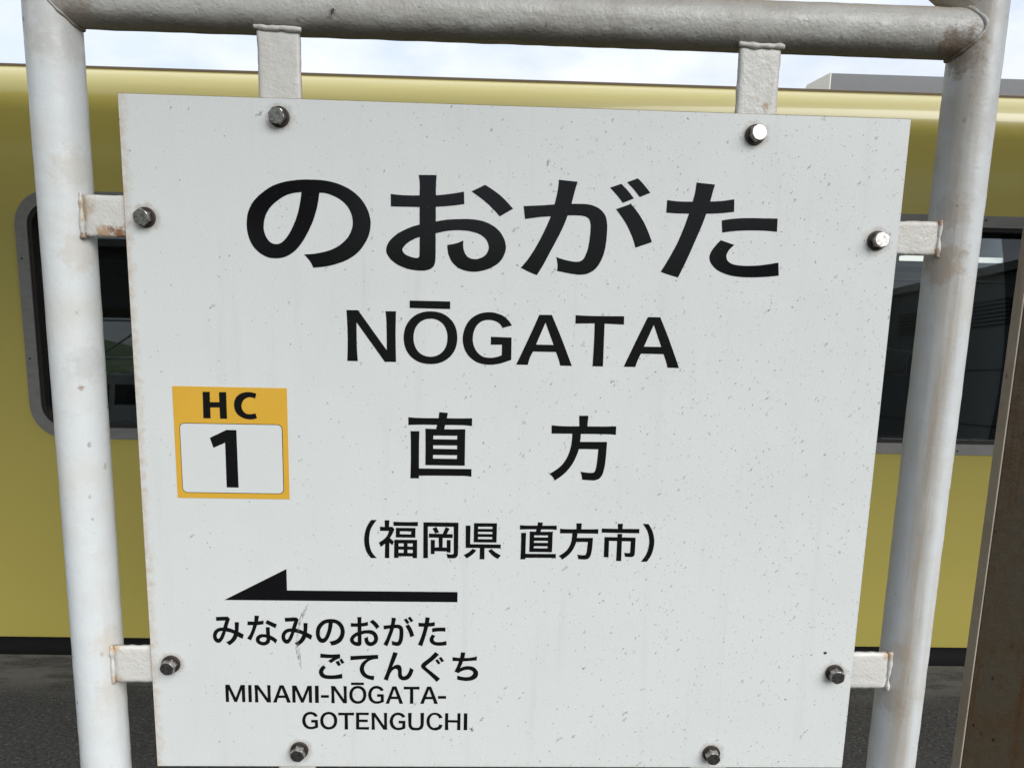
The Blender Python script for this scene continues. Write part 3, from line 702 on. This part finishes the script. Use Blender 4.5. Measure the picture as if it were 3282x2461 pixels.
 'BC':'942,771 883,789 823,804 761,813 705,814 649,809 595,796 532,773 474,742 425,703 378,643 344,577 324,508 322,452 335,396 360,343 393,296 436,255 488,221 539,201 595,191 653,187 748,193 843,206 937,222 987,48 935,33 882,20 829,10 773,3 717,0 662,2 560,12 459,26 364,53 267,96 178,149 105,215 51,295 16,384 0,476 2,565 22,654 62,738 116,808 187,869 269,920 353,955 444,978 537,993 614,999 692,997 769,991 847,980 923,964 999,945',
 'B1':'626,999 994,998 999,0 552,1 560,778 118,687 0,858',
}
PLACE=[
 ('name','no',-312.4,640.2,-170.8,739.1),
 ('name','o',-153.1,639.9,-6.9,748.1),
 ('name','ga',3.7,638.1,156.7,751.1),
 ('name','ta',169.0,639.4,310.2,748.3),
 ('roman','N',-199.8,532.0,-141.9,592.3),
 ('roman','O',-132.9,530.4,-69.4,593.0),
 ('roman','macron',-125.8,596.1,-78.3,605.0),
 ('roman','G',-63.1,531.1,-4.8,593.6),
 ('roman','A1',1.2,531.8,68.0,592.0),
 ('roman','T',70.4,531.9,128.5,592.5),
 ('roman','A2',130.7,532.0,197.7,592.3),
 ('kanji','cho',-127.2,389.6,-50.2,472.4),
 ('kanji','kata',45.4,389.5,125.2,471.4),
 ('pref','lpar',-181.5,286.5,-165.9,335.9),
 ('pref','fuku',-163.4,286.8,-115.2,335.8),
 ('pref','oka',-108.5,287.3,-65.2,333.8),
 ('pref','ken',-58.2,286.7,-11.8,333.8),
 ('pref','cho',11.1,287.2,57.0,335.8),
 ('pref','kata',60.6,287.4,109.0,335.2),
 ('pref','shi',113.2,286.5,160.5,335.3),
 ('pref','rpar',164.4,286.0,180.1,335.5),
 ('next','mi',-371.5,168.7,-333.1,207.3),
 ('next','na',-329.1,168.9,-291.5,208.9),
 ('next','mi',-286.2,168.3,-247.6,207.0),
 ('next','no',-243.1,169.6,-206.8,205.3),
 ('next','o',-200.5,169.2,-163.1,208.3),
 ('next','ga',-158.5,169.1,-119.4,209.4),
 ('next','ta',-114.7,169.6,-78.3,208.8),
 ('next2','go',-240.3,123.6,-207.8,158.4),
 ('next2','te',-200.1,122.5,-165.0,157.3),
 ('next2','n',-158.3,121.9,-120.1,161.3),
 ('next2','gu',-110.7,120.5,-81.4,161.9),
 ('next2','chi',-70.6,122.2,-37.6,161.7),
 ('rom2','M',-358.8,91.0,-334.2,114.9),
 ('rom2','I',-330.1,91.1,-325.9,114.6),
 ('rom2','N',-322.1,90.8,-301.9,114.7),
 ('rom2','A1',-299.2,90.7,-276.7,114.6),
 ('rom2','M',-274.6,90.6,-249.6,114.3),
 ('rom2','I',-245.8,90.5,-241.0,114.2),
 ('rom2','macron',-238.3,97.7,-228.2,101.3),
 ('rom2','N',-225.2,90.2,-205.3,114.0),
 ('rom2','O',-202.2,89.6,-180.4,114.4),
 ('rom2','macron',-199.7,115.6,-183.5,119.0),
 ('rom2','G',-178.1,89.8,-158.1,114.6),
 ('rom2','A1',-155.9,89.9,-133.5,114.0),
 ('rom2','T',-132.6,90.0,-112.4,113.8),
 ('rom2','A2',-111.6,90.0,-88.8,113.9),
 ('rom2','macron',-88.6,97.2,-78.3,101.0),
 ('rom3','G',-262.8,53.5,-242.7,78.0),
 ('rom3','O',-239.8,53.2,-218.0,78.0),
 ('rom3','T',-216.5,53.4,-196.4,77.1),
 ('rom3','E',-194.0,53.2,-177.2,77.2),
 ('rom3','N',-174.1,53.2,-154.0,77.0),
 ('rom3','G',-150.7,52.7,-130.5,77.5),
 ('rom3','U',-127.0,52.5,-106.5,77.1),
 ('rom3','C',-103.3,52.5,-82.5,77.5),
 ('rom3','Hs',-79.4,53.1,-59.4,76.9),
 ('rom3','I',-55.1,53.1,-50.5,76.8),
 ('badge','BH',-371.0,459.7,-343.1,491.9),
 ('badge','BC',-334.3,459.4,-307.6,492.5),
 ('badge','B1',-364.3,374.8,-332.4,446.1),
]

def contours(key, w, h):
    out = []
    for c in GLYPH[key].split('|'):
        pts = [tuple(float(t) for t in p.split(',')) for p in c.split()]
        out.append([((x / 999 - 0.5) * w, (z / 999 - 0.5) * h) for x, z in pts])
    return out
NAMES = {'name': 'hiragana_character', 'roman': 'letter', 'kanji': 'kanji_character', 'pref': 'kanji_character', 'next': 'hiragana_character', 'next2': 'hiragana_character', 'rom2': 'letter', 'rom3': 'letter', 'badge': 'letter'}
number_plate = box('number_plate', -0.4063, -0.2716, -0.0004, 0.0006, Z0 + 0.3607, Z0 + 0.4979, M_AMBER, sign)
nb = number_plate
me = fill([rrect(-0.3999, -0.2780, Z0 + 0.3674, Z0 + 0.4537, 0.0060)], 0.0004, 'outline')
link('number_field_outline', me, M_INK, nb, (0, -0.00045, 0))
me = fill([rrect(-0.3992, -0.2787, Z0 + 0.3681, Z0 + 0.4530, 0.0054)], 0.0004, 'field')
link('number_field', me, M_WHITE, nb, (0, -0.00070, 0))
for ln, key, x0, z0, x1, z1 in PLACE:
    x0, z0, x1, z1 = x0 / 1000, z0 / 1000, x1 / 1000, z1 / 1000
    nm = NAMES[ln]
    if key in ('lpar', 'rpar'):
        nm = 'bracket_sign'
    if key == 'B1':
        nm = 'numeral'
    me = fill(contours(key, x1 - x0, z1 - z0), 0.0005, nm)
    if ln == 'badge':
        link(nm, me, M_INK, number_plate, ((x0 + x1) / 2, -0.0009 if key == 'B1' else -0.0006, Z0 + (z0 + z1) / 2))
    else:
        link(nm, me, M_INK, panel, ((x0 + x1) / 2, -0.0001, (z0 + z1) / 2))
me = fill([[(-0.3553, 0.2294), (-0.2778, 0.2709), (-0.2778, 0.2427), (-0.0653, 0.2429), (-0.0653, 0.2295)]], 0.0005, 'arrow')
link('direction_arrow', me, M_INK, panel, (0, -0.0001, 0))
# grey scuff that crosses the lower lettering
sc_pts = [(-0.2508, 0.2270, 0.5), (-0.2550, 0.2190, 1.7), (-0.2595, 0.2100, 2.3), (-0.2630, 0.2000, 1.5), (-0.2655, 0.1870, 1.1), (-0.2668, 0.1780, 1.3), (-0.2664, 0.1650, 2.6), (-0.2650, 0.1550, 2.4), (-0.2620, 0.1370, 0.5)]
lft = [(x - w / 1000, z) for x, z, w in sc_pts]
rgt = [(x + w / 1000, z) for x, z, w in reversed(sc_pts)]
link('scuff_mark', fill([lft + rgt], 0.0002, 'scuff'), M_SCUFF, panel, (0, -0.0005, 0))
# rusted-through pinhole above the lower right bolt
me = fill([[(0.0022 * math.cos(a) * (1 + 0.25 * math.sin(3 * a)), 0.0018 * math.sin(a)) for a in [2 * math.pi * i / 14 for i in range(14)]]], 0.0003, 'pinhole')
link('rust_hole', me, Mat('rust_hole', (0.03, 0.014, 0.008), 0.8).m, panel, (0.4116, -0.0002, 0.1644))

# ------------------------------------------------------------------ yellow railcar
YT = 1.85
car = thing('railcar', 'yellow diesel railcar standing at the platform behind the sign', 'railcar', (0, YT, 0), R(-0.40))
WB, WT = -0.006, 2.122                  # body side: bottom edge and start of the shoulder curve
CL, CR = -7.0, 8.0
WIN = [(-5.55, -3.35), (-1.877, -0.25), (0.30, 2.62), (4.3, 6.5)]
WZ0, WZ1, TRW = 0.858, 1.828, 0.045
holes = [rrect(a + 0.03, b - 0.03, WZ0 + 0.03, WZ1 - 0.03, 0.11) for a, b in WIN]
side = fill([[(CL, WB), (CR, WB), (CR, WT), (CL, WT)]] + holes, 0.05, 'body_side')
side.transform(Matrix.Translation((0, 0.025, 0)))
bm = bmesh.new()
bm.from_mesh(side)
# shoulder and roof
SR = 0.205
prof = [(SR * (1 - math.cos(a)), WT + SR * math.sin(a)) for a in [R(74) * i / 26 for i in range(27)]]
y_e, z_e = prof[-1]
for i in range(1, 9):
    t = i / 8
    prof.append((y_e + t * (1.40 - y_e), z_e + 0.20 * math.sin(t * math.pi / 2)))
prof += [(2.80 - y, z) for y, z in reversed(prof[:-1])]
prof.append((2.80, WB))
NX = 60
rows = []
for i in range(NX + 1):
    x = CL + (CR - CL) * i / NX
    rows.append([bm.verts.new((x, y, z)) for y, z in prof])
smooth_faces = []
for a, b in zip(rows, rows[1:]):
    for j in range(len(prof) - 1):
        smooth_faces.append(bm.faces.new((a[j], a[j + 1], b[j + 1], b[j])))
for f in smooth_faces:
    f.smooth = True
for e_ in (rows[0], rows[-1]):
    bm.faces.new(e_)
bm.verts.ensure_lookup_table()
me = bpy.data.meshes.new('body')
bm.normal_update()
bm.to_mesh(me)
bm.free()
link('body', me, M_YELLOW, car)
# rain gutter along the eaves
gy, gz = prof[24]
box('rain_gutter', CL, CR, gy - 0.004, gy + 0.022, gz - 0.004, gz + 0.0105, M_GUTTER, car, 0.002)
# dark skirt, underframe and floor
box('underframe', CL + 0.1, CR - 0.1, 0.10, 2.7, -0.75, WB - 0.012, M_UNDER, car)
for bxx in (-5.2, 6.2):
    for wx in (-0.9, 0.9):
        for wy in (0.25, 2.35):
            bm = bmesh.new()
            bmesh.ops.create_cone(bm, cap_ends=True, segments=28, radius1=0.36, radius2=0.36, depth=0.12, matrix=Matrix.Translation((bxx + wx, wy + 0.1, -0.67)) @ Matrix.Rotation(R(90), 4, 'X'))
            link('wheel', to_mesh(bm, 'wheel'), M_UNDER, car)
# windows of the near side
def window(a, b, z0, z1, y_out, s, full=True):
    """s = +1: outside is towards -y"""
    fr_me = fill([rrect(a, b, z0, z1, 0.135, 12), rrect(a + TRW, b - TRW, z0 + TRW, z1 - TRW, 0.092, 12)], 0.012, 'frame')
    f = link('window', fr_me, M_TRIM, car, (0, y_out - s * 0.001, 0))
    sl = fill([rrect(a + TRW - 0.002, b - TRW + 0.002, z0 + TRW - 0.002, z1 - TRW + 0.002, 0.093, 12), rrect(a + TRW + 0.016, b - TRW - 0.016, z0 + TRW + 0.016, z1 - TRW - 0.016, 0.076, 12)], 0.070, 'seal')
    link('seal', sl, M_SEAL, f, (0, s * 0.0335, 0))
    gl = fill([rrect(a + TRW + 0.010, b - TRW - 0.010, z0 + TRW + 0.010, z1 - TRW - 0.010, 0.08, 12)], 0.0005, 'pane')
    zc = (z0 + z1) / 2
    gl.transform(Matrix.Translation((0, 0, -zc)))
    p = link('pane', gl, M_GLASS, f, (0, s * 0.048, zc))
    p.rotation_euler = (R(-GLASS_TILT * s), 0, 0)
    if full:
        for sx in [a + 0.022 + (b - a - 0.044) * t for t in (0.12, 0.3, 0.5, 0.7, 0.78, 0.90)]:
            for sz in (z0 + 0.017, z1 - 0.017):
                o = link('screw', screw_me, None, f, (sx, -0.0062, sz))
        for sx in (a + 0.017, b - 0.017):
            for sz in (z0 + 0.32, z1 - 0.26):
                o = link('screw', screw_me, None, f, (sx, -0.0062, sz))
    return f
GLASS_TILT = 4.0
bm = bmesh.new()
bmesh.ops.create_cone(bm, cap_ends=True, segments=10, radius1=0.0042, radius2=0.0035, depth=0.002, matrix=Matrix.Rotation(R(90), 4, 'X'))
screw_me = to_mesh(bm, 'screw')
screw_me.materials.append(Mat('screw_dark', (0.03, 0.03, 0.03), 0.5, metal=0.6).m)
for a, b in WIN:
    window(a, b, WZ0, WZ1, 0.0, 1, a > -3 and a < 3)
# saloon: lining, floor, ceiling with lamps, far side with window openings
box('floor', CL + 0.1, CR - 0.1, 0.075, 2.72, 0.02, 0.06, M_INNER, car)
box('ceiling', CL + 0.1, CR - 0.1, 0.12, 2.68, 2.02, 2.05, M_CEIL, car)
far = fill([[(CL + 0.1, 0.06), (CR - 0.1, 0.06), (CR - 0.1, 2.02), (CL + 0.1, 2.02)]] + [rrect(a + 0.03, b - 0.03, 0.90, 1.78, 0.1) for a, b in WIN], 0.03, 'far_lining')
link('far_lining', far, M_INNER, car, (0, 2.70, 0))
near_ = fill([[(CL + 0.1, 0.06), (CR - 0.1, 0.06), (CR - 0.1, 2.02), (CL + 0.1, 2.02)]] + [rrect(a + 0.02, b - 0.02, 0.87, 1.82, 0.1) for a, b in WIN], 0.012, 'near_lining')
link('near_lining', near_, M_INNER, car, (0, 0.062, 0))
for a, b in WIN:
    bl = box('dark_band', a + 0.02, b - 0.02, 0.105, 0.118, 1.685 if a < -0.3 or a > 0.4 else 1.703, 1.83, M_DARK_BAND, car)  # black strip added to darken the top of each window
for x in (-5.5, -3.9, -2.3, -0.7, 0.9, 2.5, 4.1, 5.7):
    l_ = box('lamp', x - 0.42, x + 0.42, 1.30, 1.36, 1.985, 2.018, M_LAMP, car, 0.008)
for x0, x1 in ((3.1, 3.87), (4.13, 4.9), (5.3, 6.0)):
    box('lamp', x0, x1, 2.42, 2.50, 1.785, 1.822, M_LAMP, car, 0.006)
# luggage rack rails and seats
for yr in (0.42, 2.38):
    tube('luggage_rail', line((CL + 0.2, yr, 1.63), (CR - 0.2, yr, 1.63), 4), 0.012, M_TRIM, car, n=8)
def seat(x, y0, y1, s):
    st = bpy.data.objects.new('seat', None)
    bm = bmesh.new()
    add_box(bm, -0.05, 0.06, y0, y1, 0.40, 1.12, 0.045, 3)
    add_box(bm, 0.03 if s > 0 else -0.47, 0.47 if s > 0 else -0.03, y0, y1, 0.36, 0.50, 0.04, 3)
    st = link('seat', to_mesh(bm, 'seat', True), M_SEAT, car, (x, 0, 0))
    bm = bmesh.new()
    add_box(bm, -0.056, 0.066, y0 + 0.05, y1 - 0.05, 0.93, 1.128, 0.04, 3)
    link('headrest_cover', to_mesh(bm, 'hc', True), M_HEADCLOTH, st)
for x, s in ((-3.2, 1), (-1.78, -1), (-1.62, 1), (-0.1, -1), (0.06, 1), (1.5, -1), (2.9, 1)):
    seat(x, 0.12, 0.98, s)
    seat(x, 1.78, 2.62, s)
# air-conditioning unit on the roof
UY0 = 0.75
def unit_mesh(x0, x1, grow, name):
    pr = [(UY0 - grow, 2.24), (UY0 - grow, 2.584 + grow), (UY0 + 0.25, 2.600 + grow), (UY0 + 0.68 + grow, 2.24)]
    bm = bmesh.new()
    A = [bm.verts.new((x0, y, z)) for y, z in pr]
    B = [bm.verts.new((x1, y, z)) for y, z in pr]
    bm.faces.new(A)
    bm.faces.new(list(reversed(B)))
    for i in range(4):
        bm.faces.new((A[i], B[i], B[(i + 1) % 4], A[(i + 1) % 4]))
    return to_mesh(bm, name)
ac = link('air_conditioner', unit_mesh(1.606, 4.6, 0.0, 'ac'), M_ROOFUNIT, car)
link('end_face_lit', unit_mesh(1.600, 1.6058, 0.002, 'end_face_lit'), M_ROOFEND_LIT, ac)  # thin pale face added for the light on the unit's end

# ------------------------------------------------------------------ rusty canopy pillar at the right
pil = thing('steel_pillar', 'rust-streaked steel canopy pillar at the right edge', 'pillar', (0.8525, 0.294, 0))
bm = bmesh.new()
add_box(bm, 0.0, 0.22, 0.0, 0.022, 0.001, 2.90, 0.003, 2)
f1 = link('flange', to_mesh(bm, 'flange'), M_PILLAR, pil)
f1['label'] = 'front flange streaked brown with rust'
bm = bmesh.new()
add_box(bm, -0.0012, 0.0020, 0.0008, 0.0214, 0.002, 2.899, 0.0006)
link('flange_edge_lit', to_mesh(bm, 'flange_edge_lit'), M_PILLAR_EDGE_LIT, f1)
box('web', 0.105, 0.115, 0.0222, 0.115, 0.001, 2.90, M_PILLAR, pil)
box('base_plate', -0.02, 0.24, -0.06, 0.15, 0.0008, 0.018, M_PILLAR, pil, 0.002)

# ------------------------------------------------------------------ platform canopy, unseen, a strip shaped to shade the railcar side
can = thing('platform_canopy', 'dark corrugated platform canopy out of view, narrowed to shade the railcar side', 'canopy', (0, 0, 0))
CZ, CY0, CY1 = 3.00, -0.62, 1.10
CX0, CX1 = -18.0, 16.0
bm = bmesh.new()
n_ = 200
rows = []
for y in (CY0, CY1):
    rows.append([bm.verts.new((CX0 + (CX1 - CX0) * i / n_, y, CZ + (0.022 if i % 2 else 0.0) + 0.05 * (y - CY0))) for i in range(n_ + 1)])
for i in range(n_):
    bm.faces.new((rows[0][i], rows[0][i + 1], rows[1][i + 1], rows[1][i]))
roof = link('roof_sheet', to_mesh(bm, 'roof_sheet'), M_CANOPY, can)
sm = roof.modifiers.new('solid', 'SOLIDIFY')
sm.thickness = 0.004
nb_ = 34
for i in range(nb_):
    x = CX0 + (CX1 - CX0) * i / nb_
    box('shade_board', x + 0.004, x + (CX1 - CX0) / nb_ - 0.004, CY0 - 0.03, CY0 - 0.004, 2.47, CZ + 0.06, M_CANOPY_STEEL, can)  # boards added to shade the upper railcar side and sign top
box('fascia', CX0, CX1, CY1 + 0.001, CY1 + 0.02, CZ + 0.02, CZ + 0.17, M_CANOPY_STEEL, can)
for x in (-14, -9.2, -4.35, 0.9525, 6.2, 11.4):
    box('beam', x - 0.05, x + 0.05, CY0 + 0.02, CY1 - 0.02, CZ - 0.11, CZ - 0.012, M_CANOPY_STEEL, can)
for y in (-0.3, 0.6):
    box('purlin', CX0 + 0.1, CX1 - 0.1, y - 0.03, y + 0.03, CZ - 0.17, CZ - 0.112, M_CANOPY_STEEL, can)

# ------------------------------------------------------------------ what stands behind the photographer (seen mirrored in the glass)
bld = thing('station_building', 'grey rendered building with louvred vents mirrored in the right train window', 'building', (10.4, 0, -1.05))
box('wall', 0, 9, -30, -8.4, 0, 4.62, M_BUILDING, bld)
box('roof', -0.15, 9.2, -30.2, -8.2, 4.622, 4.80, M_CONCRETE, bld)
for y in (-9.2, -10.6, -11.9, -14.6, -18.0):
    v_ = box('vent', -0.02, -0.002, y - 0.55, y + 0.55, 3.55, 4.10, M_VENT, bld)
    for i in range(6):
        box('louvre', -0.045, -0.021, y - 0.53, y + 0.53, 3.58 + i * 0.085, 3.61 + i * 0.085, M_BUILDING, v_)
for z in (1.4, 2.6):
    box('wall_joint', -0.006, -0.001, -30, -8.4, z, z + 0.03, M_VENT, bld)

blk = thing('dark_block', 'unseen dark block added to darken the left train window', 'dark_block', (-12, -10.6, -1.05))  # added to block the sky mirrored in the left window
box('block_wall', -9, 9.2, -1.3, 1.3, 3.52, 4.75, Mat('block_dark', (0.06, 0.06, 0.06), 0.8).m, blk)
box('roof', -9.3, 9.5, -1.6, 1.6, 4.752, 4.90, M_CANOPY, blk)
for x in (-8.5, 8.6):
    for y in (-1.0, 1.0):
        box('leg', x - 0.15, x + 0.15, y - 0.15, y + 0.15, 0, 3.518, M_CANOPY_STEEL, blk)

van = thing('white_van', 'white van parked across the tracks mirrored in the left train window', 'van', (-9.6, -14.2, -1.05), R(0))
bm = bmesh.new()
pr = [(-2.35, 0.35), (2.1, 0.35), (2.35, 0.55), (2.35, 1.05), (1.95, 1.25), (1.45, 2.05), (1.2, 2.15), (-2.25, 2.15), (-2.35, 2.0)]
A = [bm.verts.new((x, 0.85, z)) for x, z in pr]
B = [bm.verts.new((x, -0.85, z)) for x, z in pr]
bm.faces.new(A)
bm.faces.new(list(reversed(B)))
for i in range(len(pr)):
    j = (i + 1) % len(pr)
    bm.faces.new((A[i], B[i], B[j], A[j]))
bmesh.ops.bevel(bm, geom=bm.edges[:], offset=0.05, segments=2, affect='EDGES')
link('body', to_mesh(bm, 'van_body'), M_VANWHITE, van)
for x0, x1 in ((-2.1, -1.0), (-0.85, 0.25), (0.4, 1.25)):
    box('window', x0, x1, 0.845, 0.858, 1.3, 1.85, M_VANGLASS, van, 0.004)
for x in (-1.5, 1.5):
    for y in (0.78, -0.78):
        bm = bmesh.new()
        bmesh.ops.create_cone(bm, cap_ends=True, segments=24, radius1=0.33, radius2=0.33, depth=0.2, matrix=Matrix.Translation((x, y, 0.33)) @ Matrix.Rotation(R(90), 4, 'X'))
        w_ = link('wheel', to_mesh(bm, 'tyre'), M_TYRE, van)
        bm = bmesh.new()
        bmesh.ops.create_cone(bm, cap_ends=True, segments=16, radius1=0.2, radius2=0.2, depth=0.012, matrix=Matrix.Translation((x, y + (0.106 if y > 0 else -0.106), 0.33)) @ Matrix.Rotation(R(90), 4, 'X'))
        link('rim', to_mesh(bm, 'rim'), M_HUB, w_)

lat = thing('lattice_frame', 'pale steel lattice frame mirrored in the left train window', 'steel frame', (-13.0, -20.0, -1.05))
for i, x in enumerate((-4, -2, 0, 2, 4)):
    tube('upright', line((x, 0, 0), (x, 0, 4.1), 2), 0.06, M_LATTICE, lat, n=8)
for z in (1.4, 2.7, 4.1):
    tube('crossbar', line((-4, 0, z), (4, 0, z), 2), 0.05, M_LATTICE, lat, n=8)
for i, x in enumerate((-4, -2, 0, 2)):
    tube('diagonal', line((x, 0, 1.4 + 1.3 * (i % 2)), (x + 2, 0, 2.7 + 1.4 * (i % 2)), 2), 0.04, M_LATTICE, lat, n=8)

bm = bmesh.new()
gx, gy = 90, 30
vs = []
for j in range(gy + 1):
    rw = []
    for i in range(gx + 1):
        x, y = -260 + 420 * i / gx, -70 - 110 * j / gy
        t = j / gy
        h = 11.5 * math.sin(min(t * 1.6, 1) * math.pi / 2) * (0.75 + 0.3 * noise.noise(Vector((x * 0.02, y * 0.02, 0))))
        h += 1.1 * noise.noise(Vector((x * 0.21, y * 0.21, 3))) + 0.5 * noise.noise(Vector((x * 0.6, y * 0.6, 8)))
        rw.append(bm.verts.new((x, y, -1.2 + max(h, -0.1))))
    vs.append(rw)
for j in range(gy):
    for i in range(gx):
        bm.faces.new((vs[j][i], vs[j][i + 1], vs[j + 1][i + 1], vs[j + 1][i]))
struct(link('hill', to_mesh(bm, 'hill'), M_LEAF))

# ------------------------------------------------------------------ insects
def insect(name, label, loc, scale, rot, parts, legs):
    bm = bmesh.new()
    for (x, z, rx, ry, rz) in parts:
        bmesh.ops.create_uvsphere(bm, u_segments=10, v_segments=7, radius=1.0, matrix=Matrix.Translation((x, -ry * 0.9, z)) @ Matrix.Diagonal((rx, ry, rz, 1)))
    for a in legs:
        add_tube(bm, [(p[0], p[1], p[2]) for p in a], 0.085, 5)
    o = link(name, to_mesh(bm, name, True), M_INSECT)
    o.location = loc
    o.scale = (scale, scale, scale)
    o.rotation_euler = rot
    return tag(o, label, 'insect')
legs = []
for s in (-1, 1):
    for x0, dx in ((0.3, 1.2), (0.0, 0.1), (-0.2, -1.2)):
        legs.append([(s * 0.2, -0.3, x0), (s * 1.1, -0.9, x0 + dx * 0.5), (s * 1.7, 0.05, x0 + dx * 1.1)])
insect('ant', 'small black ant clinging to the top rail', (-0.2095, TY - 0.0262, 1.7945), 0.0019, (R(-18), R(20), 0),
       [(0, 1.25, 0.5, 0.45, 0.5), (0, 0.25, 0.42, 0.4, 0.75), (0, -1.15, 0.62, 0.55, 0.95)], legs)
legs = []
for s in (-1, 1):
    for x0, dx in ((0.3, 1.6), (0.0, 0.4), (-0.2, -1.5)):
        legs.append([(s * 0.1, -0.2, x0), (s * 0.9, -0.5, x0 + dx * 0.6), (s * 1.5, 0.03, x0 + dx * 1.2)])
insect('midge', 'tiny dead midge stuck beside the last small letter', (-0.0445, -0.0003, 0.0545 + Z0), 0.00145, (0, R(-20), 0),
       [(0, 0.9, 0.25, 0.25, 0.3), (0, 0.2, 0.25, 0.25, 0.7), (0, -1.2, 0.2, 0.2, 1.3)], legs)
